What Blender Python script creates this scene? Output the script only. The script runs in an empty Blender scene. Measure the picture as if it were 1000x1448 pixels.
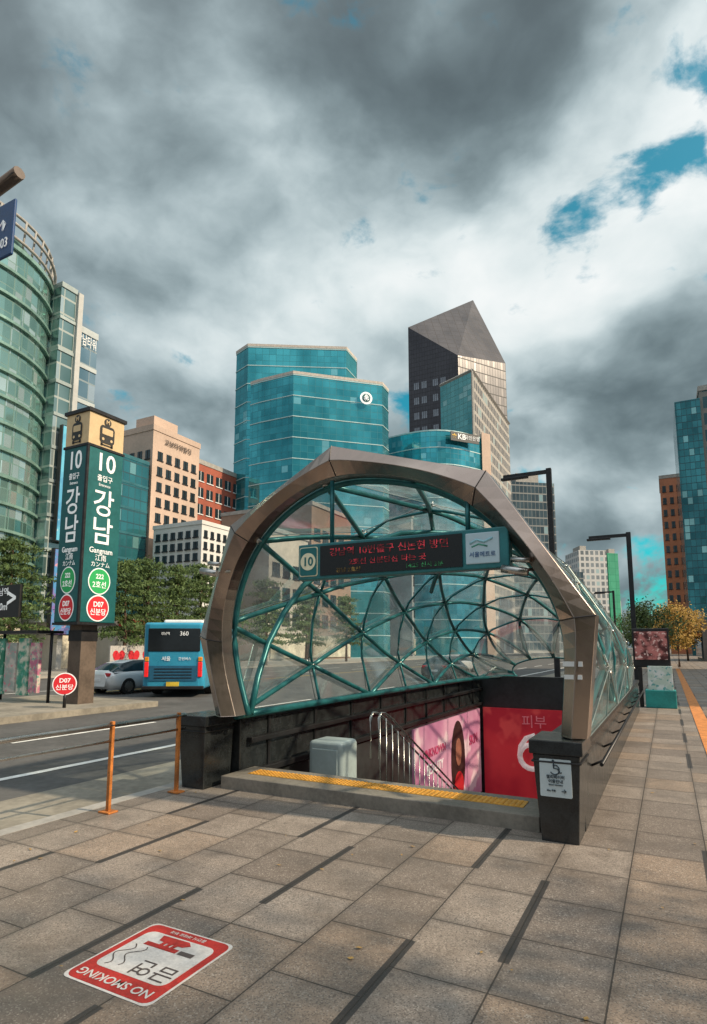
import bpy, math, random
from mathutils import Vector, Matrix
random.seed(7)
scene=bpy.context.scene
coll=scene.collection
CA,SA=.8846,.4664
def cd(X,Y): return (CA*X-SA*Y, SA*X+CA*Y)
# ---------------- node helpers
def nd(t,typ,props=None,ins=None):
    n=t.nodes.new(typ)
    for k,v in (props or {}).items(): setattr(n,k,v)
    for i,v in enumerate(ins or []):
        if v is None: continue
        if isinstance(v,bpy.types.NodeSocket): t.links.new(v,n.inputs[i])
        else: n.inputs[i].default_value=v
    return n
def M(t,op,a,b=None,c=None,clamp=False):
    return nd(t,'ShaderNodeMath',{'operation':op,'use_clamp':clamp},[a,b,c]).outputs[0]
def V(t,op,a,b=None):
    n=nd(t,'ShaderNodeVectorMath',{'operation':op},[a,b])
    return n.outputs['Value'] if op in('DOT_PRODUCT','LENGTH') else n.outputs[0]
def mixc(t,f,a,b,bt='MIX'):
    n=t.nodes.new('ShaderNodeMix'); n.data_type='RGBA'; n.blend_type=bt
    for i,v in ((0,f),(6,a),(7,b)):
        if isinstance(v,bpy.types.NodeSocket): t.links.new(v,n.inputs[i])
        else:
            if i>0 and len(v)==3: v=(*v,1)
            n.inputs[i].default_value=v
    return n.outputs[2]
def smooth(t,x,a,b):
    n=nd(t,'ShaderNodeMapRange',{'interpolation_type':'SMOOTHSTEP'},[x,a,b,0,1]); return n.outputs[0]
def noi(t,vec,scale,detail=4,rough=.55):
    n=nd(t,'ShaderNodeTexNoise'); 
    if vec is not None: t.links.new(vec,n.inputs['Vector'])
    n.inputs['Scale'].default_value=scale; n.inputs['Detail'].default_value=detail; n.inputs['Roughness'].default_value=rough
    return n.outputs[0]
def wn(t,vec):
    n=nd(t,'ShaderNodeTexWhiteNoise',{'noise_dimensions':'3D'}); t.links.new(vec,n.inputs['Vector']); return n.outputs['Value']
def newmat(name):
    m=bpy.data.materials.new(name); m.use_nodes=True; t=m.node_tree
    b=t.nodes['Principled BSDF']; return m,t,b
_mc={}
def mat(name,col=(.5,.5,.5),rough=.6,metal=0,var=.25,scale=3,bump=0,emit=0,spec=None,coord='Object'):
    if name in _mc: return _mc[name]
    m,t,b=newmat(name)
    tc=nd(t,'ShaderNodeTexCoord').outputs[coord]
    n1=noi(t,tc,scale,6,.6); n2=noi(t,tc,scale*9,3,.6)
    s=M(t,'ADD',M(t,'MULTIPLY',n1,.65),M(t,'MULTIPLY',n2,.35))
    f=smooth(t,s,.32,.68)
    lo=tuple(c*(1-var) for c in col); hi=tuple(min(1,c*(1+var*.7)) for c in col)
    c=mixc(t,f,lo,hi); t.links.new(c,b.inputs['Base Color'])
    r=M(t,'ADD',M(t,'MULTIPLY',n1,.25),rough-.12,clamp=True); t.links.new(r,b.inputs['Roughness'])
    b.inputs['Metallic'].default_value=metal
    if spec is not None: b.inputs['Specular IOR Level'].default_value=spec
    if bump:
        bn=nd(t,'ShaderNodeBump'); bn.inputs['Strength'].default_value=bump; bn.inputs['Distance'].default_value=.02
        t.links.new(n2,bn.inputs['Height']); t.links.new(bn.outputs[0],b.inputs['Normal'])
    if emit:
        t.links.new(c,b.inputs['Emission Color']); b.inputs['Emission Strength'].default_value=emit
    _mc[name]=m; return m
def facade(name,base,base2,frame,pw=1.5,fh=3.6,rough=.12,metal=.55,lw=.07,hl=.1,z0=0,light=(.5,.7,.7),lfrac=.1,off=0,tilt=.04):
    """curtain wall: reflective panes with their own tilt, mullions and transoms"""
    m,t,b=newmat(name)
    g=nd(t,'ShaderNodeNewGeometry'); P=nd(t,'ShaderNodeSeparateXYZ',ins=[g.outputs['Position']]); Nn=nd(t,'ShaderNodeSeparateXYZ',ins=[g.outputs['True Normal']])
    u=M(t,'SUBTRACT',M(t,'MULTIPLY',P.outputs[0],Nn.outputs[1]),M(t,'MULTIPLY',P.outputs[1],Nn.outputs[0]))
    us=M(t,'ADD',M(t,'DIVIDE',u,pw),off); vs=M(t,'DIVIDE',M(t,'SUBTRACT',P.outputs[2],z0),fh)
    fu=M(t,'FRACT',us); fv=M(t,'FRACT',vs)
    cell=nd(t,'ShaderNodeCombineXYZ',ins=[M(t,'FLOOR',us),M(t,'FLOOR',vs),3.1]).outputs[0]
    w=wn(t,cell); w2=wn(t,V(t,'ADD',cell,(7.7,3.3,1.9)))
    lu=M(t,'LESS_THAN',fu,lw); lv=M(t,'LESS_THAN',fv,hl); ln=M(t,'MAXIMUM',lu,lv)
    big=noi(t,V(t,'MULTIPLY',g.outputs['Position'],(1,1,.6)),.07,4,.6)
    c=mixc(t,M(t,'ADD',M(t,'MULTIPLY',w,.30),M(t,'MULTIPLY',smooth(t,big,.38,.62),.70)),base,base2)
    c=mixc(t,M(t,'MULTIPLY',M(t,'GREATER_THAN',w2,1-lfrac),.55),c,light)
    c=mixc(t,ln,c,frame); t.links.new(c,b.inputs['Base Color'])
    t.links.new(M(t,'MULTIPLY',M(t,'SUBTRACT',1,ln),metal),b.inputs['Metallic'])
    t.links.new(M(t,'ADD',M(t,'MULTIPLY',ln,.4),rough),b.inputs['Roughness'])
    cc=nd(t,'ShaderNodeTexWhiteNoise',{'noise_dimensions':'3D'}); t.links.new(cell,cc.inputs['Vector'])
    tl=V(t,'SUBTRACT',cc.outputs['Color'],(.5,.5,.5)); sc=nd(t,'ShaderNodeVectorMath',{'operation':'SCALE'},[tl]); sc.inputs['Scale'].default_value=tilt
    t.links.new(V(t,'NORMALIZE',V(t,'ADD',g.outputs['Normal'],sc.outputs[0])),b.inputs['Normal'])
    return m
# ---------------- mesh helpers
class MB:
    def __init__(s): s.v=[];s.f=[];s.mi=[];s.sm=[];s.mats=[]
    def m(s,mt):
        if mt not in s.mats: s.mats.append(mt)
        return s.mats.index(mt)
    def F(s,idx,mt,smooth=False): s.f.append(tuple(idx)); s.mi.append(s.m(mt)); s.sm.append(smooth)
    def P(s,pts,mt,smooth=False):
        k=len(s.v); s.v+= [tuple(p) for p in pts]; s.F(range(k,k+len(pts)),mt,smooth)
    def box(s,x0,x1,y0,y1,z0,z1,mt):
        k=len(s.v); s.v+=[(x0,y0,z0),(x1,y0,z0),(x1,y1,z0),(x0,y1,z0),(x0,y0,z1),(x1,y0,z1),(x1,y1,z1),(x0,y1,z1)]
        for q in ((0,3,2,1),(4,5,6,7),(0,1,5,4),(1,2,6,5),(2,3,7,6),(3,0,4,7)): s.F([k+i for i in q],mt)
        return s
    def prism(s,poly,z0,z1,mt,top=None):
        n=len(poly); k=len(s.v); 
        za=z1 if isinstance(z1,(list,tuple)) else [z1]*n
        s.v+=[(x,y,z0) for x,y in poly]+[(p[0],p[1],z) for p,z in zip(poly,za)]
        for i in range(n): j=(i+1)%n; s.F((k+i,k+j,k+n+j,k+n+i),mt)
        s.F([k+n+i for i in range(n)],top or mt); s.F([k+i for i in reversed(range(n))],top or mt); return s
    def tube(s,pts,r,mt,n=8,smooth=True,r1=None):
        pts=[Vector(p) for p in pts]; k=len(s.v); m=len(pts); up=Vector((0,0,1)); 
        for i,p in enumerate(pts):
            d=(pts[min(i+1,m-1)]-pts[max(i-1,0)]).normalized()
            a=d.cross(up); 
            if a.length<.05: a=d.cross(Vector((0,1,0)))
            a.normalize(); b=a.cross(d)
            rr=r if r1 is None else r+(r1-r)*i/(m-1)
            for j in range(n):
                t=2*math.pi*j/n; s.v.append(tuple(p+(a*math.cos(t)+b*math.sin(t))*rr))
        for i in range(m-1):
            for j in range(n):
                q=(j+1)%n; s.F((k+i*n+j,k+i*n+q,k+(i+1)*n+q,k+(i+1)*n+j),mt,smooth)
        s.F([k+j for j in reversed(range(n))],mt); s.F([k+(m-1)*n+j for j in range(n)],mt); return s
    def obj(s,name,parent=None,label=None,bevel=0,seg=2,kind=None):
        me=bpy.data.meshes.new(name); me.from_pydata(s.v,[],s.f)
        for mt in s.mats: me.materials.append(mt)
        me.polygons.foreach_set('material_index',s.mi); me.polygons.foreach_set('use_smooth',s.sm); me.update()
        ob=bpy.data.objects.new(name,me); coll.objects.link(ob)
        if parent is not None: adopt(ob,parent)
        if label: ob['label']=label
        if kind: ob['kind']=kind
        if bevel:
            b=ob.modifiers.new('bevel','BEVEL'); b.width=bevel; b.segments=seg; b.limit_method='ANGLE'; b.angle_limit=.6
        return ob
def adopt(ob,parent):
    ob.parent=parent; ob.matrix_parent_inverse=Matrix.Translation(-Vector(parent['base'])) 
def thing(name,label,cat,loc,group=None):
    e=bpy.data.objects.new(name,None); coll.objects.link(e); e.location=loc; e['base']=list(map(float,loc)); e['label']=label; e['category']=cat; e.empty_display_size=.3
    if group: e['group']=group
    return e
FD=Matrix(((1,0,0),(0,0,-1),(0,1,0)))       # faces -y (right=+x, up=+z)
FC=Matrix(((0,0,1),(1,0,0),(0,1,0)))        # faces +x (right=+y, up=+z)
GU=Matrix(((-1,0,0),(0,-1,0),(0,0,1)))      # on the ground, reading from the far side
def text(s,size,pos,R,mt,parent,name='lettering',al='CENTER',bold=.0,sx=1,ext=.004):
    cu=bpy.data.curves.new(name,'FONT'); cu.body=s; cu.size=size; cu.align_x=al; cu.align_y='CENTER'; cu.extrude=ext; cu.offset=bold*size; cu.resolution_u=3
    tmp=bpy.data.objects.new('tmp',cu); coll.objects.link(tmp); bpy.context.view_layer.update()
    me=bpy.data.meshes.new_from_object(tmp.evaluated_get(bpy.context.evaluated_depsgraph_get()))
    bpy.data.objects.remove(tmp); me.materials.clear(); me.materials.append(mt)
    ob=bpy.data.objects.new(name,me); coll.objects.link(ob)
    me.transform(Matrix.Translation(pos)@R.to_4x4()@Matrix.Diagonal((sx,1,1,1)))
    adopt(ob,parent); return ob
def disc(mb,pos,R,r,mt,n=32,th=.01,sy=1):
    k=len(mb.v); T=Matrix.Translation(pos)@R.to_4x4()
    for z in (0,th):
        for i in range(n): a=2*math.pi*i/n; mb.v.append(tuple(T@Vector((r*math.cos(a),r*sy*math.sin(a),z))))
    for i in range(n): j=(i+1)%n; mb.F((k+i,k+j,k+n+j,k+n+i),mt)
    mb.F([k+n+i for i in range(n)],mt); return mb
def plate(mb,pos,R,w,h,mt,th=.01,rad=0):
    T=Matrix.Translation(pos)@R.to_4x4(); pts=[]
    if rad:
        for cx,cy,a0 in ((1,1,0),(-1,1,90),(-1,-1,180),(1,-1,270)):
            for q in range(5): a=math.radians(a0+q*22.5); pts.append((cx*(w/2-rad)+rad*math.cos(a),cy*(h/2-rad)+rad*math.sin(a)))
    else: pts=[(w/2,h/2),(-w/2,h/2),(-w/2,-h/2),(w/2,-h/2)]
    n=len(pts); k=len(mb.v)
    for z in (0,th):
        for p in pts: mb.v.append(tuple(T@Vector((p[0],p[1],z))))
    for i in range(n): j=(i+1)%n; mb.F((k+i,k+j,k+n+j,k+n+i),mt)
    mb.F([k+n+i for i in range(n)],mt); mb.F([k+i for i in reversed(range(n))],mt); return mb
# ---------------- common materials
def steel_arch():
    m,t,b=newmat('brushed_bronze_steel'); P=nd(t,'ShaderNodeNewGeometry').outputs['Position']
    n=noi(t,P,.7,3,.5); st=noi(t,V(t,'MULTIPLY',P,(14,14,1.0)),2,4,.6); sm=noi(t,P,5,6,.65)
    c=mixc(t,smooth(t,n,.35,.65),(.31,.25,.22),(.50,.415,.365)); c=mixc(t,M(t,'MULTIPLY',smooth(t,sm,.58,.75),.3),c,(.20,.16,.14))
    t.links.new(c,b.inputs['Base Color']); b.inputs['Metallic'].default_value=.92
    t.links.new(M(t,'ADD',M(t,'MULTIPLY',st,.14),.16),b.inputs['Roughness'])
    bn=nd(t,'ShaderNodeBump'); bn.inputs['Strength'].default_value=.10; bn.inputs['Distance'].default_value=.05
    t.links.new(noi(t,P,1.3,1,.5),bn.inputs['Height']); t.links.new(bn.outputs[0],b.inputs['Normal']); return m
STEEL=steel_arch()
STEEL2=mat('polished_steel',(.55,.54,.52),.28,1,.15,3)
TEAL=mat('teal_painted_steel',(.02,.15,.165),.32,.3,.35,4)
BLACKG=mat('black_granite',(.022,.025,.027),.22,0,.5,6)
DARK=mat('dark_metal',(.03,.03,.033),.4,.5,.3,3)
BEAD=mat('glazing_bead_metal',(.22,.27,.27),.4,.5,.2,3)
CONC=mat('concrete',(.34,.33,.31),.85,0,.25,1.5,.2)
ORANGE=mat('rusty_orange_paint',(.50,.17,.035),.6,.1,.5,7)
WHITE=mat('white_paint',(.75,.76,.76),.5,0,.08,3)
BLACK=mat('black_paint',(.012,.012,.013),.45,0,.2,3)
YEL=mat('yellow_tactile',(.70,.36,.06),.7,0,.3,5,.2)
CREAM=mat('cream_paint',(.75,.70,.5),.45,0,.1,3,emit=.1)
GLD=mat('dark_window_glass',(.03,.05,.06),.1,.4,.4,.6)
RUB=mat('rubber',(.015,.015,.015),.8,0,.2,5)
REDP=mat('red_paint',(.55,.02,.03),.45,0,.15,3)
# ---------------- ground
def pavement():
    m,t,b=newmat('granite_slab_paving')
    P=nd(t,'ShaderNodeNewGeometry').outputs['Position']; S=nd(t,'ShaderNodeSeparateXYZ',ins=[P]); x,y=S.outputs[0],S.outputs[1]
    xs=M(t,'DIVIDE',M(t,'ADD',x,1.6+60),.6); col=M(t,'FLOOR',xs)
    cw=wn(t,nd(t,'ShaderNodeCombineXYZ',ins=[col,5.5,1.2]).outputs[0])
    band=M(t,'FLOOR',M(t,'DIVIDE',M(t,'SUBTRACT',y,2.4-144),1.44))
    par=M(t,'MODULO',band,2)
    ys=M(t,'ADD',M(t,'DIVIDE',M(t,'SUBTRACT',y,2.4-144),.72),M(t,'MULTIPLY',M(t,'GREATER_THAN',cw,.45),.5))
    fx=M(t,'FRACT',xs); fy=M(t,'FRACT',ys)
    ex=M(t,'MULTIPLY',M(t,'MINIMUM',fx,M(t,'SUBTRACT',1,fx)),.6); ey=M(t,'MULTIPLY',M(t,'MINIMUM',fy,M(t,'SUBTRACT',1,fy)),.72)
    e=M(t,'MINIMUM',ex,ey)
    wob=M(t,'MULTIPLY',noi(t,P,25,2),.004)
    joint=M(t,'SUBTRACT',1,smooth(t,M(t,'SUBTRACT',e,wob),.001,.005))
    halo=M(t,'SUBTRACT',1,smooth(t,M(t,'SUBTRACT',e,M(t,'MULTIPLY',noi(t,P,9,4),.05)),-.02,.035))
    sx=M(t,'FRACT',M(t,'DIVIDE',M(t,'SUBTRACT',M(t,'ADD',x,1.6+54+.9),M(t,'MULTIPLY',par,.6)),1.8))
    strip=M(t,'LESS_THAN',M(t,'ABSOLUTE',M(t,'SUBTRACT',sx,.5)),.0195)
    sw=wn(t,nd(t,'ShaderNodeCombineXYZ',ins=[M(t,'FLOOR',M(t,'DIVIDE',M(t,'SUBTRACT',M(t,'ADD',x,1.6+54+.9),M(t,'MULTIPLY',par,.6)),1.8)),band,9.1]).outputs[0])
    strip=M(t,'MULTIPLY',strip,M(t,'LESS_THAN',sw,.90))
    cell=nd(t,'ShaderNodeCombineXYZ',ins=[col,M(t,'FLOOR',ys),2.2]).outputs[0]
    w=wn(t,cell); w2=wn(t,V(t,'ADD',cell,(3.3,1.1,5.7)))
    c=mixc(t,w,(.185,.152,.13),(.345,.292,.25))
    c=mixc(t,M(t,'MULTIPLY',M(t,'GREATER_THAN',w2,.76),.6),c,(.34,.25,.18))
    sp=nd(t,'ShaderNodeTexVoronoi'); t.links.new(P,sp.inputs['Vector']); sp.inputs['Scale'].default_value=120
    c=mixc(t,M(t,'MULTIPLY',smooth(t,wn(t,sp.outputs['Position']),.5,.95),.65),c,(.075,.064,.057))
    c=mixc(t,M(t,'MULTIPLY',smooth(t,wn(t,V(t,'ADD',sp.outputs['Position'],(1,2,3))),.8,1),.5),c,(.62,.56,.49))
    st=noi(t,P,.7,8,.7); c=mixc(t,M(t,'MULTIPLY',smooth(t,st,.40,.68),.6),c,(.10,.082,.068))
    st2=noi(t,P,3.2,6,.7); c=mixc(t,M(t,'MULTIPLY',smooth(t,st2,.50,.72),.45),c,(.11,.085,.066))
    gum=nd(t,'ShaderNodeTexVoronoi'); t.links.new(P,gum.inputs['Vector']); gum.inputs['Scale'].default_value=2.2
    c=mixc(t,M(t,'MULTIPLY',M(t,'SUBTRACT',1,smooth(t,gum.outputs['Distance'],.025,.05)),.45),c,(.06,.05,.045))
    c=mixc(t,M(t,'MULTIPLY',halo,.32),c,(.08,.065,.055))
    c=mixc(t,M(t,'MULTIPLY',strip,.88),c,(.026,.025,.026))
    c=mixc(t,M(t,'MULTIPLY',joint,.85),c,(.028,.024,.02))
    t.links.new(c,b.inputs['Base Color'])
    t.links.new(M(t,'ADD',M(t,'MULTIPLY',w2,.15),M(t,'SUBTRACT',.50,M(t,'MULTIPLY',smooth(t,st,.5,.7),.14))),b.inputs['Roughness'])
    h=M(t,'ADD',M(t,'MULTIPLY',M(t,'SUBTRACT',1,joint),.6),M(t,'ADD',M(t,'MULTIPLY',w,.12),M(t,'MULTIPLY',noi(t,P,90,3),.16)))
    bn=nd(t,'ShaderNodeBump'); bn.inputs['Strength'].default_value=.55; bn.inputs['Distance'].default_value=.008
    t.links.new(h,bn.inputs['Height']); t.links.new(bn.outputs[0],b.inputs['Normal'])
    return m
PAVE=pavement()
ASPH=mat('asphalt',(.085,.084,.083),.85,0,.35,.8,.3)
GUT=mat('gutter_concrete',(.25,.23,.19),.85,0,.35,.9,.25)
def structure(mb,name): 
    o=mb.obj(name,kind='structure'); return o
H0,H1,D0,D1=-5.5,-1.2,7.3,19.3   # stairwell
mb=MB()
xs=[-6.1,H0,H1,70]; ys=[-40,D0,D1,700]
for i in range(3):
    for j in range(3):
        if i==1 and j==1: continue
        mb.P([(xs[i],ys[j],0),(xs[i+1],ys[j],0),(xs[i+1],ys[j+1],0),(xs[i],ys[j+1],0)],PAVE)
structure(mb,'pavement')
mb=MB(); mb.box(-6.3,-6.1,-40,700,-.12,.002,CONC); structure(mb,'kerb')
mb=MB(); mb.P([(-7.9,-40,-.116),(-6.3,-40,-.116),(-6.3,700,-.116),(-7.9,700,-.116)],GUT); structure(mb,'gutter')
E=3000; mb=MB(); xs=[-E,H0-.2,H1+.2,E]; ys=[-E,D0-.2,D1+.2,E]
for i in range(3):
    for j in range(3):
        if i==1 and j==1: continue
        mb.P([(xs[i],ys[j],-.13),(xs[i+1],ys[j],-.13),(xs[i+1],ys[j+1],-.13),(xs[i],ys[j+1],-.13)],ASPH)
structure(mb,'ground')
mb=MB(); mb.P([(-36,-80,-.12),(-6.25,-80,-.12),(-6.25,900,-.12),(-36,900,-.12)],ASPH); structure(mb,'road')
mb=MB(); mb.box(-120,-36,-80,900,-.13,0,mat('far_pavement',(.30,.28,.25),.8,0,.25,.4)); structure(mb,'far_pavement')
LM=mat('road_marking_white',(.75,.75,.72),.7,0,.3,2)
mb=MB()
mb.P([(-9.25,-20,-.112),(-9.08,-20,-.112),(-9.08,300,-.112),(-9.25,300,-.112)],LM)
for c in (-12.4,-25.5,-29):
    for k in range(-3,30):
        y=k*8; mb.P([(c-.07,y,-.112),(c+.07,y,-.112),(c+.07,y+4,-.112),(c-.07,y+4,-.112)],LM)
mb.P([(-22.9,17,-.112),(-22.75,17,-.112),(-22.75,300,-.112),(-22.9,300,-.112)],mat('road_marking_yellow',(.6,.4,.05),.7,0,.2,2))
structure(mb,'road_marking')
mb=MB(); mb.box(-21.5,-15.6,2,15.2,-.13,.06,GUT); structure(mb,'median_island')
tt=mat('orange_tactile',(.60,.23,.065),.75,0,.35,6,.3)
mb=MB()
mb.box(.5,.8,11.5,60,.0,.012,tt)
structure(mb,'tactile_path')
# ---------------- subway entrance
S=thing('subway_entrance','arched steel and glass subway entrance canopy over a sunken stairway','subway entrance',(-3.2,6.5,0))
mb=MB(); mb.box(-5.5,-1.28,6.55,7.3,-.02,.16,mat('granite_step',(.22,.195,.165),.6,0,.35,2,.2)); mb.obj('threshold_step',S,bevel=.01)
mb=MB(); mb.box(-5.25,-1.5,6.82,7.1,.16,.168,YEL)
for i in range(62):
    for j in range(5):
        x=-5.22+i*.06; y=6.85+j*.055; mb.box(x-.014,x+.014,y-.014,y+.014,.168,.176,YEL)
mb.obj('tactile_strip',S)
mb=MB(); st=mat('stair_granite',(.2,.2,.19),.7,0,.2,3)
for i in range(26):
    mb.box(H0,H1,7.3+i*.3,7.6+i*.3,-4.6,.16-(i+1)*.165,st)
mb.box(H0,H1,15.1,D1,-4.8,-4.2,st); mb.obj('staircase',S)
WALLIN=mat('stairwell_wall_panel',(.035,.038,.04),.35,0,.4,1)
mb=MB(); mb.box(H0-.19,H0,D0,D1,-4.8,.0,WALLIN); mb.box(H1,H1+.19,D0,D1,-4.8,0,WALLIN); mb.box(H0-.19,H1+.19,D1,D1+.19,-4.8,.97,WALLIN)
mb.obj('stairwell_wall',S)
mb=MB(); mb.box(-5.95,-5.5,6.95,20,.0,.86,BLACKG); mb.box(-5.98,-5.46,6.95,20,.86,.92,DARK)
for k in range(9): mb.box(-5.50,-5.47,7.6+k*1.35,7.66+k*1.35,.0,.86,DARK)
mb.box(-5.5,-5.40,7.1,19.6,.52,.60,DARK); mb.box(-5.5,-5.42,7.1,19.6,.05,.14,DARK)
mb.obj('parapet',S,bevel=.012)
mb=MB(); mb.box(-1.24,-.86,6.8,20,.0,.84,BLACKG); mb.box(-1.27,-.83,6.8,20.05,.84,.92,DARK); mb.box(-5.5,-1.2,19.5,20,0,.92,BLACKG); mb.obj('parapet',S,bevel=.012)
def pillar(x0,x1,y0,y1,top):
    mb=MB(); k=.05
    mb.v+=[(x0+k,y0+k,0),(x1-k,y0+k,0),(x1-k,y1,0),(x0+k,y1,0),(x0,y0,top-.14),(x1,y0,top-.14),(x1,y1,top-.14),(x0,y1,top-.14)]
    for q in ((0,1,5,4),(1,2,6,5),(2,3,7,6),(3,0,4,7),(4,5,6,7)): mb.F(q,BLACKG)
    mb.box(x0-.03,x1+.03,y0-.03,y1+.03,top-.137,top,BLACKG)
    mb.box(x0-.015,x1+.015,y0-.015,y1,top-.22,top-.2,DARK)
    return mb.obj('pillar',S,bevel=.012)
pillar(-6.06,-5.58,6.3,6.9,.97); pillar(-1.27,-.82,6.27,6.9,.98)
outer=[(-5.52,.97),(-5.86,2.05),(-5.36,3.6),(-3.72,4.5),(-1.70,3.88),(-.62,2.22),(-.76,.99)]
def resample(poly,n,sm=0):
    pts=[Vector(p) for p in poly]
    for _ in range(sm):
        q=[pts[0]]
        for a,b in zip(pts,pts[1:]): q+= [a*.75+b*.25,a*.25+b*.75]
        q.append(pts[-1]); pts=q
    L=[0]
    for a,b in zip(pts,pts[1:]): L.append(L[-1]+(b-a).length)
    out=[]
    for i in range(n+1):
        s=L[-1]*i/n; k=0
        while k<len(L)-2 and L[k+1]<s: k+=1
        f=(s-L[k])/(L[k+1]-L[k]); out.append(pts[k].lerp(pts[k+1],f))
    return out
mb=MB(); inr=[(-5.23,.97),(-5.45,1.6),(-5.53,2.1),(-5.45,2.7),(-5.2,3.25),(-4.8,3.69),(-4.22,4.01),(-3.63,4.13),(-2.88,4.02),(-2.25,3.78),(-1.72,3.38),(-1.28,2.84),(-1.01,2.33),(-.94,1.85),(-1.02,.99)]
ipts=resample(inr,60,2)
cx,cz=-3.2,1.6
def hit(poly,ang):
    d=Vector((math.cos(ang),math.sin(ang)))
    best=None
    for a,b in zip(poly,poly[1:]):
        a=Vector(a)-Vector((cx,cz)); b=Vector(b)-Vector((cx,cz)); e=b-a
        den=d.x*e.y-d.y*e.x
        if abs(den)<1e-9: continue
        s=(a.x*e.y-a.y*e.x)/den; u=(a.x*d.y-a.y*d.x)/den
        if s>0 and -1e-6<=u<=1+1e-6: best=Vector((cx,cz))+d*s
    return best
opts=[]
for p in ipts: opts.append(hit(outer,math.atan2(p.y-cz,p.x-cx)))
opts[0]=Vector(outer[0]); opts[-1]=Vector(outer[-1])
for i in range(1,60):
    if opts[i] is None: opts[i]=opts[i-1]
for c in outer[1:-1]:
    k=min(range(61),key=lambda i:(opts[i]-Vector(c)).length); opts[k]=Vector(c)
yf,yb=6.38,6.72
rows=[]
for i in range(61):
    I,O=ipts[i],opts[i]; Mi=I.lerp(O,.45)
    rows.append([(I.x,yb,I.y),(I.x,yf+.12,I.y),(Mi.x,yf-.03,Mi.y),(O.x,yf+.06,O.y),(O.x,yb,O.y)])
mb.v=[p for r in rows for p in r]
for i in range(60):
    for j in range(5):
        q=(j+1)%5; mb.F((i*5+j,i*5+q,(i+1)*5+q,(i+1)*5+j),STEEL)
mb.F((0,1,2,3,4),STEEL); mb.F((300,301,302,303,304),STEEL)
arch=mb.obj('front_arch',S,bevel=.006)
for c in outer[1:-1]:
    mb=MB()
    k=min(range(61),key=lambda i:(opts[i]-Vector(c)).length); I,O=ipts[k],opts[k]; Mi=I.lerp(O,.45)
    mb.tube([Vector((I.x,yf+.116,I.y)),Vector((Mi.x,yf-.034,Mi.y)),Vector((O.x,yf+.056,O.y))],.007,DARK,4,False); mb.obj('panel_seam',S)
mb=MB(); mb.tube([(p.x+.0,6.78,p.y-.02) for p in ipts],.045,TEAL,8); mb.obj('ring_tube',S)
# shell
sec=[(-5.42,.95),(-5.70,2.05),(-5.26,3.42),(-3.70,4.32),(-1.80,3.76),(-.74,2.18),(-.86,.95)]
secS=resample(sec,200,1)
MX=-3.15
def surf(a,s,k=1.0):
    t=min(s,1)*.985
    hf=max(0,1-t**2.5)**.5; wf=max(0,1-t**8)**.25
    f=a*200; i=min(int(f),199); p=secS[i].lerp(secS[i+1],f-i)
    return Vector((MX+(p.x-MX)*wf*k, 6.7+s*13.2, .95+(p.y-.95)*hf*k))
NA,NJ=7,7
def rowpts(j):
    s=(j/NJ)**.9
    if j%2==0: return [(i/NA,s) for i in range(NA+1)]
    return [(0,s)]+[((i+.5)/NA,s) for i in range(NA)]+[(1,s)]
R=[rowpts(j) for j in range(NJ+1)]
edges=set(); tris=[]
for j in range(NJ):
    Ev,Od=(R[j],R[j+1]) if j%2==0 else (R[j+1],R[j])
    for i in range(NA): tris.append((Ev[i],Ev[i+1],Od[i+1]))
    for i in range(NA+1): tris.append((Ev[i],Od[i],Od[i+1]))
for tr in tris:
    for a,b in ((0,1),(1,2),(2,0)):
        e=tuple(sorted((tr[a],tr[b]))); edges.add(e)
gm,t,b=newmat('canopy_glass')
o=t.nodes['Material Output']; t.nodes.remove(b)
P=nd(t,'ShaderNodeNewGeometry').outputs['Position']
dirt=smooth(t,noi(t,P,.8,6,.65),.35,.75)
tr=nd(t,'ShaderNodeBsdfTransparent',ins=[(.90,.95,.95,1)]); gl=nd(t,'ShaderNodeBsdfGlossy',ins=[(.9,.97,.97,1),.06])
df=nd(t,'ShaderNodeBsdfDiffuse',ins=[(.60,.66,.66,1)])
tl_=nd(t,'ShaderNodeBsdfTranslucent',ins=[(.75,.82,.82,1)])
dd=nd(t,'ShaderNodeMixShader',ins=[.75,df.outputs[0],tl_.outputs[0]])
fr=nd(t,'ShaderNodeFresnel',ins=[1.45]).outputs[0]
m1=nd(t,'ShaderNodeMixShader',ins=[M(t,'ADD',M(t,'MULTIPLY',fr,.45,clamp=True),.01,clamp=True),tr.outputs[0],gl.outputs[0]])
m2=nd(t,'ShaderNodeMixShader',ins=[M(t,'ADD',M(t,'MULTIPLY',dirt,.20),.06),m1.outputs[0],dd.outputs[0]])
t.links.new(m2.outputs[0],o.inputs[0])
mb=MB()
for tr_ in tris:
    pts=[surf(a,s,1.025) for a,s in tr_]; ce=(pts[0]+pts[1]+pts[2])/3
    mb.P([ce+(p-ce)*.985 for p in pts],gm)
mb.obj('glass_roof',S)
mb=MB()
for e in edges:
    p,q=surf(*e[0],1.027),surf(*e[1],1.027); mb.tube([p,q],.008,BEAD,4,False)
mb.obj('glazing_bead',S)
mb=MB()
for (a0,s0),(a1,s1) in edges:
    if (a0==a1 and a0 in(0,1)): continue
    r=.042 if s0!=s1 else .026
    if s0==s1 and s0==0: continue
    mb.tube([surf(a0+(a1-a0)*k/5,s0+(s1-s0)*k/5,.99) for k in range(6)],r,TEAL,8)
for a in (0,1): mb.tube([surf(a,k/20,.985) for k in range(21)],.055,TEAL,8)
mb.obj('lattice_frame',S)
mb=MB()
for a0,s0,a1,s1,bow in ((0,.02,.62,.42,.10),(.93,.02,.30,.5,-.02)):
    mb.tube([surf(min(1,max(0,a0+(a1-a0)*k/16+bow*math.sin(math.pi*k/16))),s0+(s1-s0)*k/16,.965) for k in range(17)],.05,TEAL,8)
    mb.obj('curved_brace',S); mb=MB()
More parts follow.
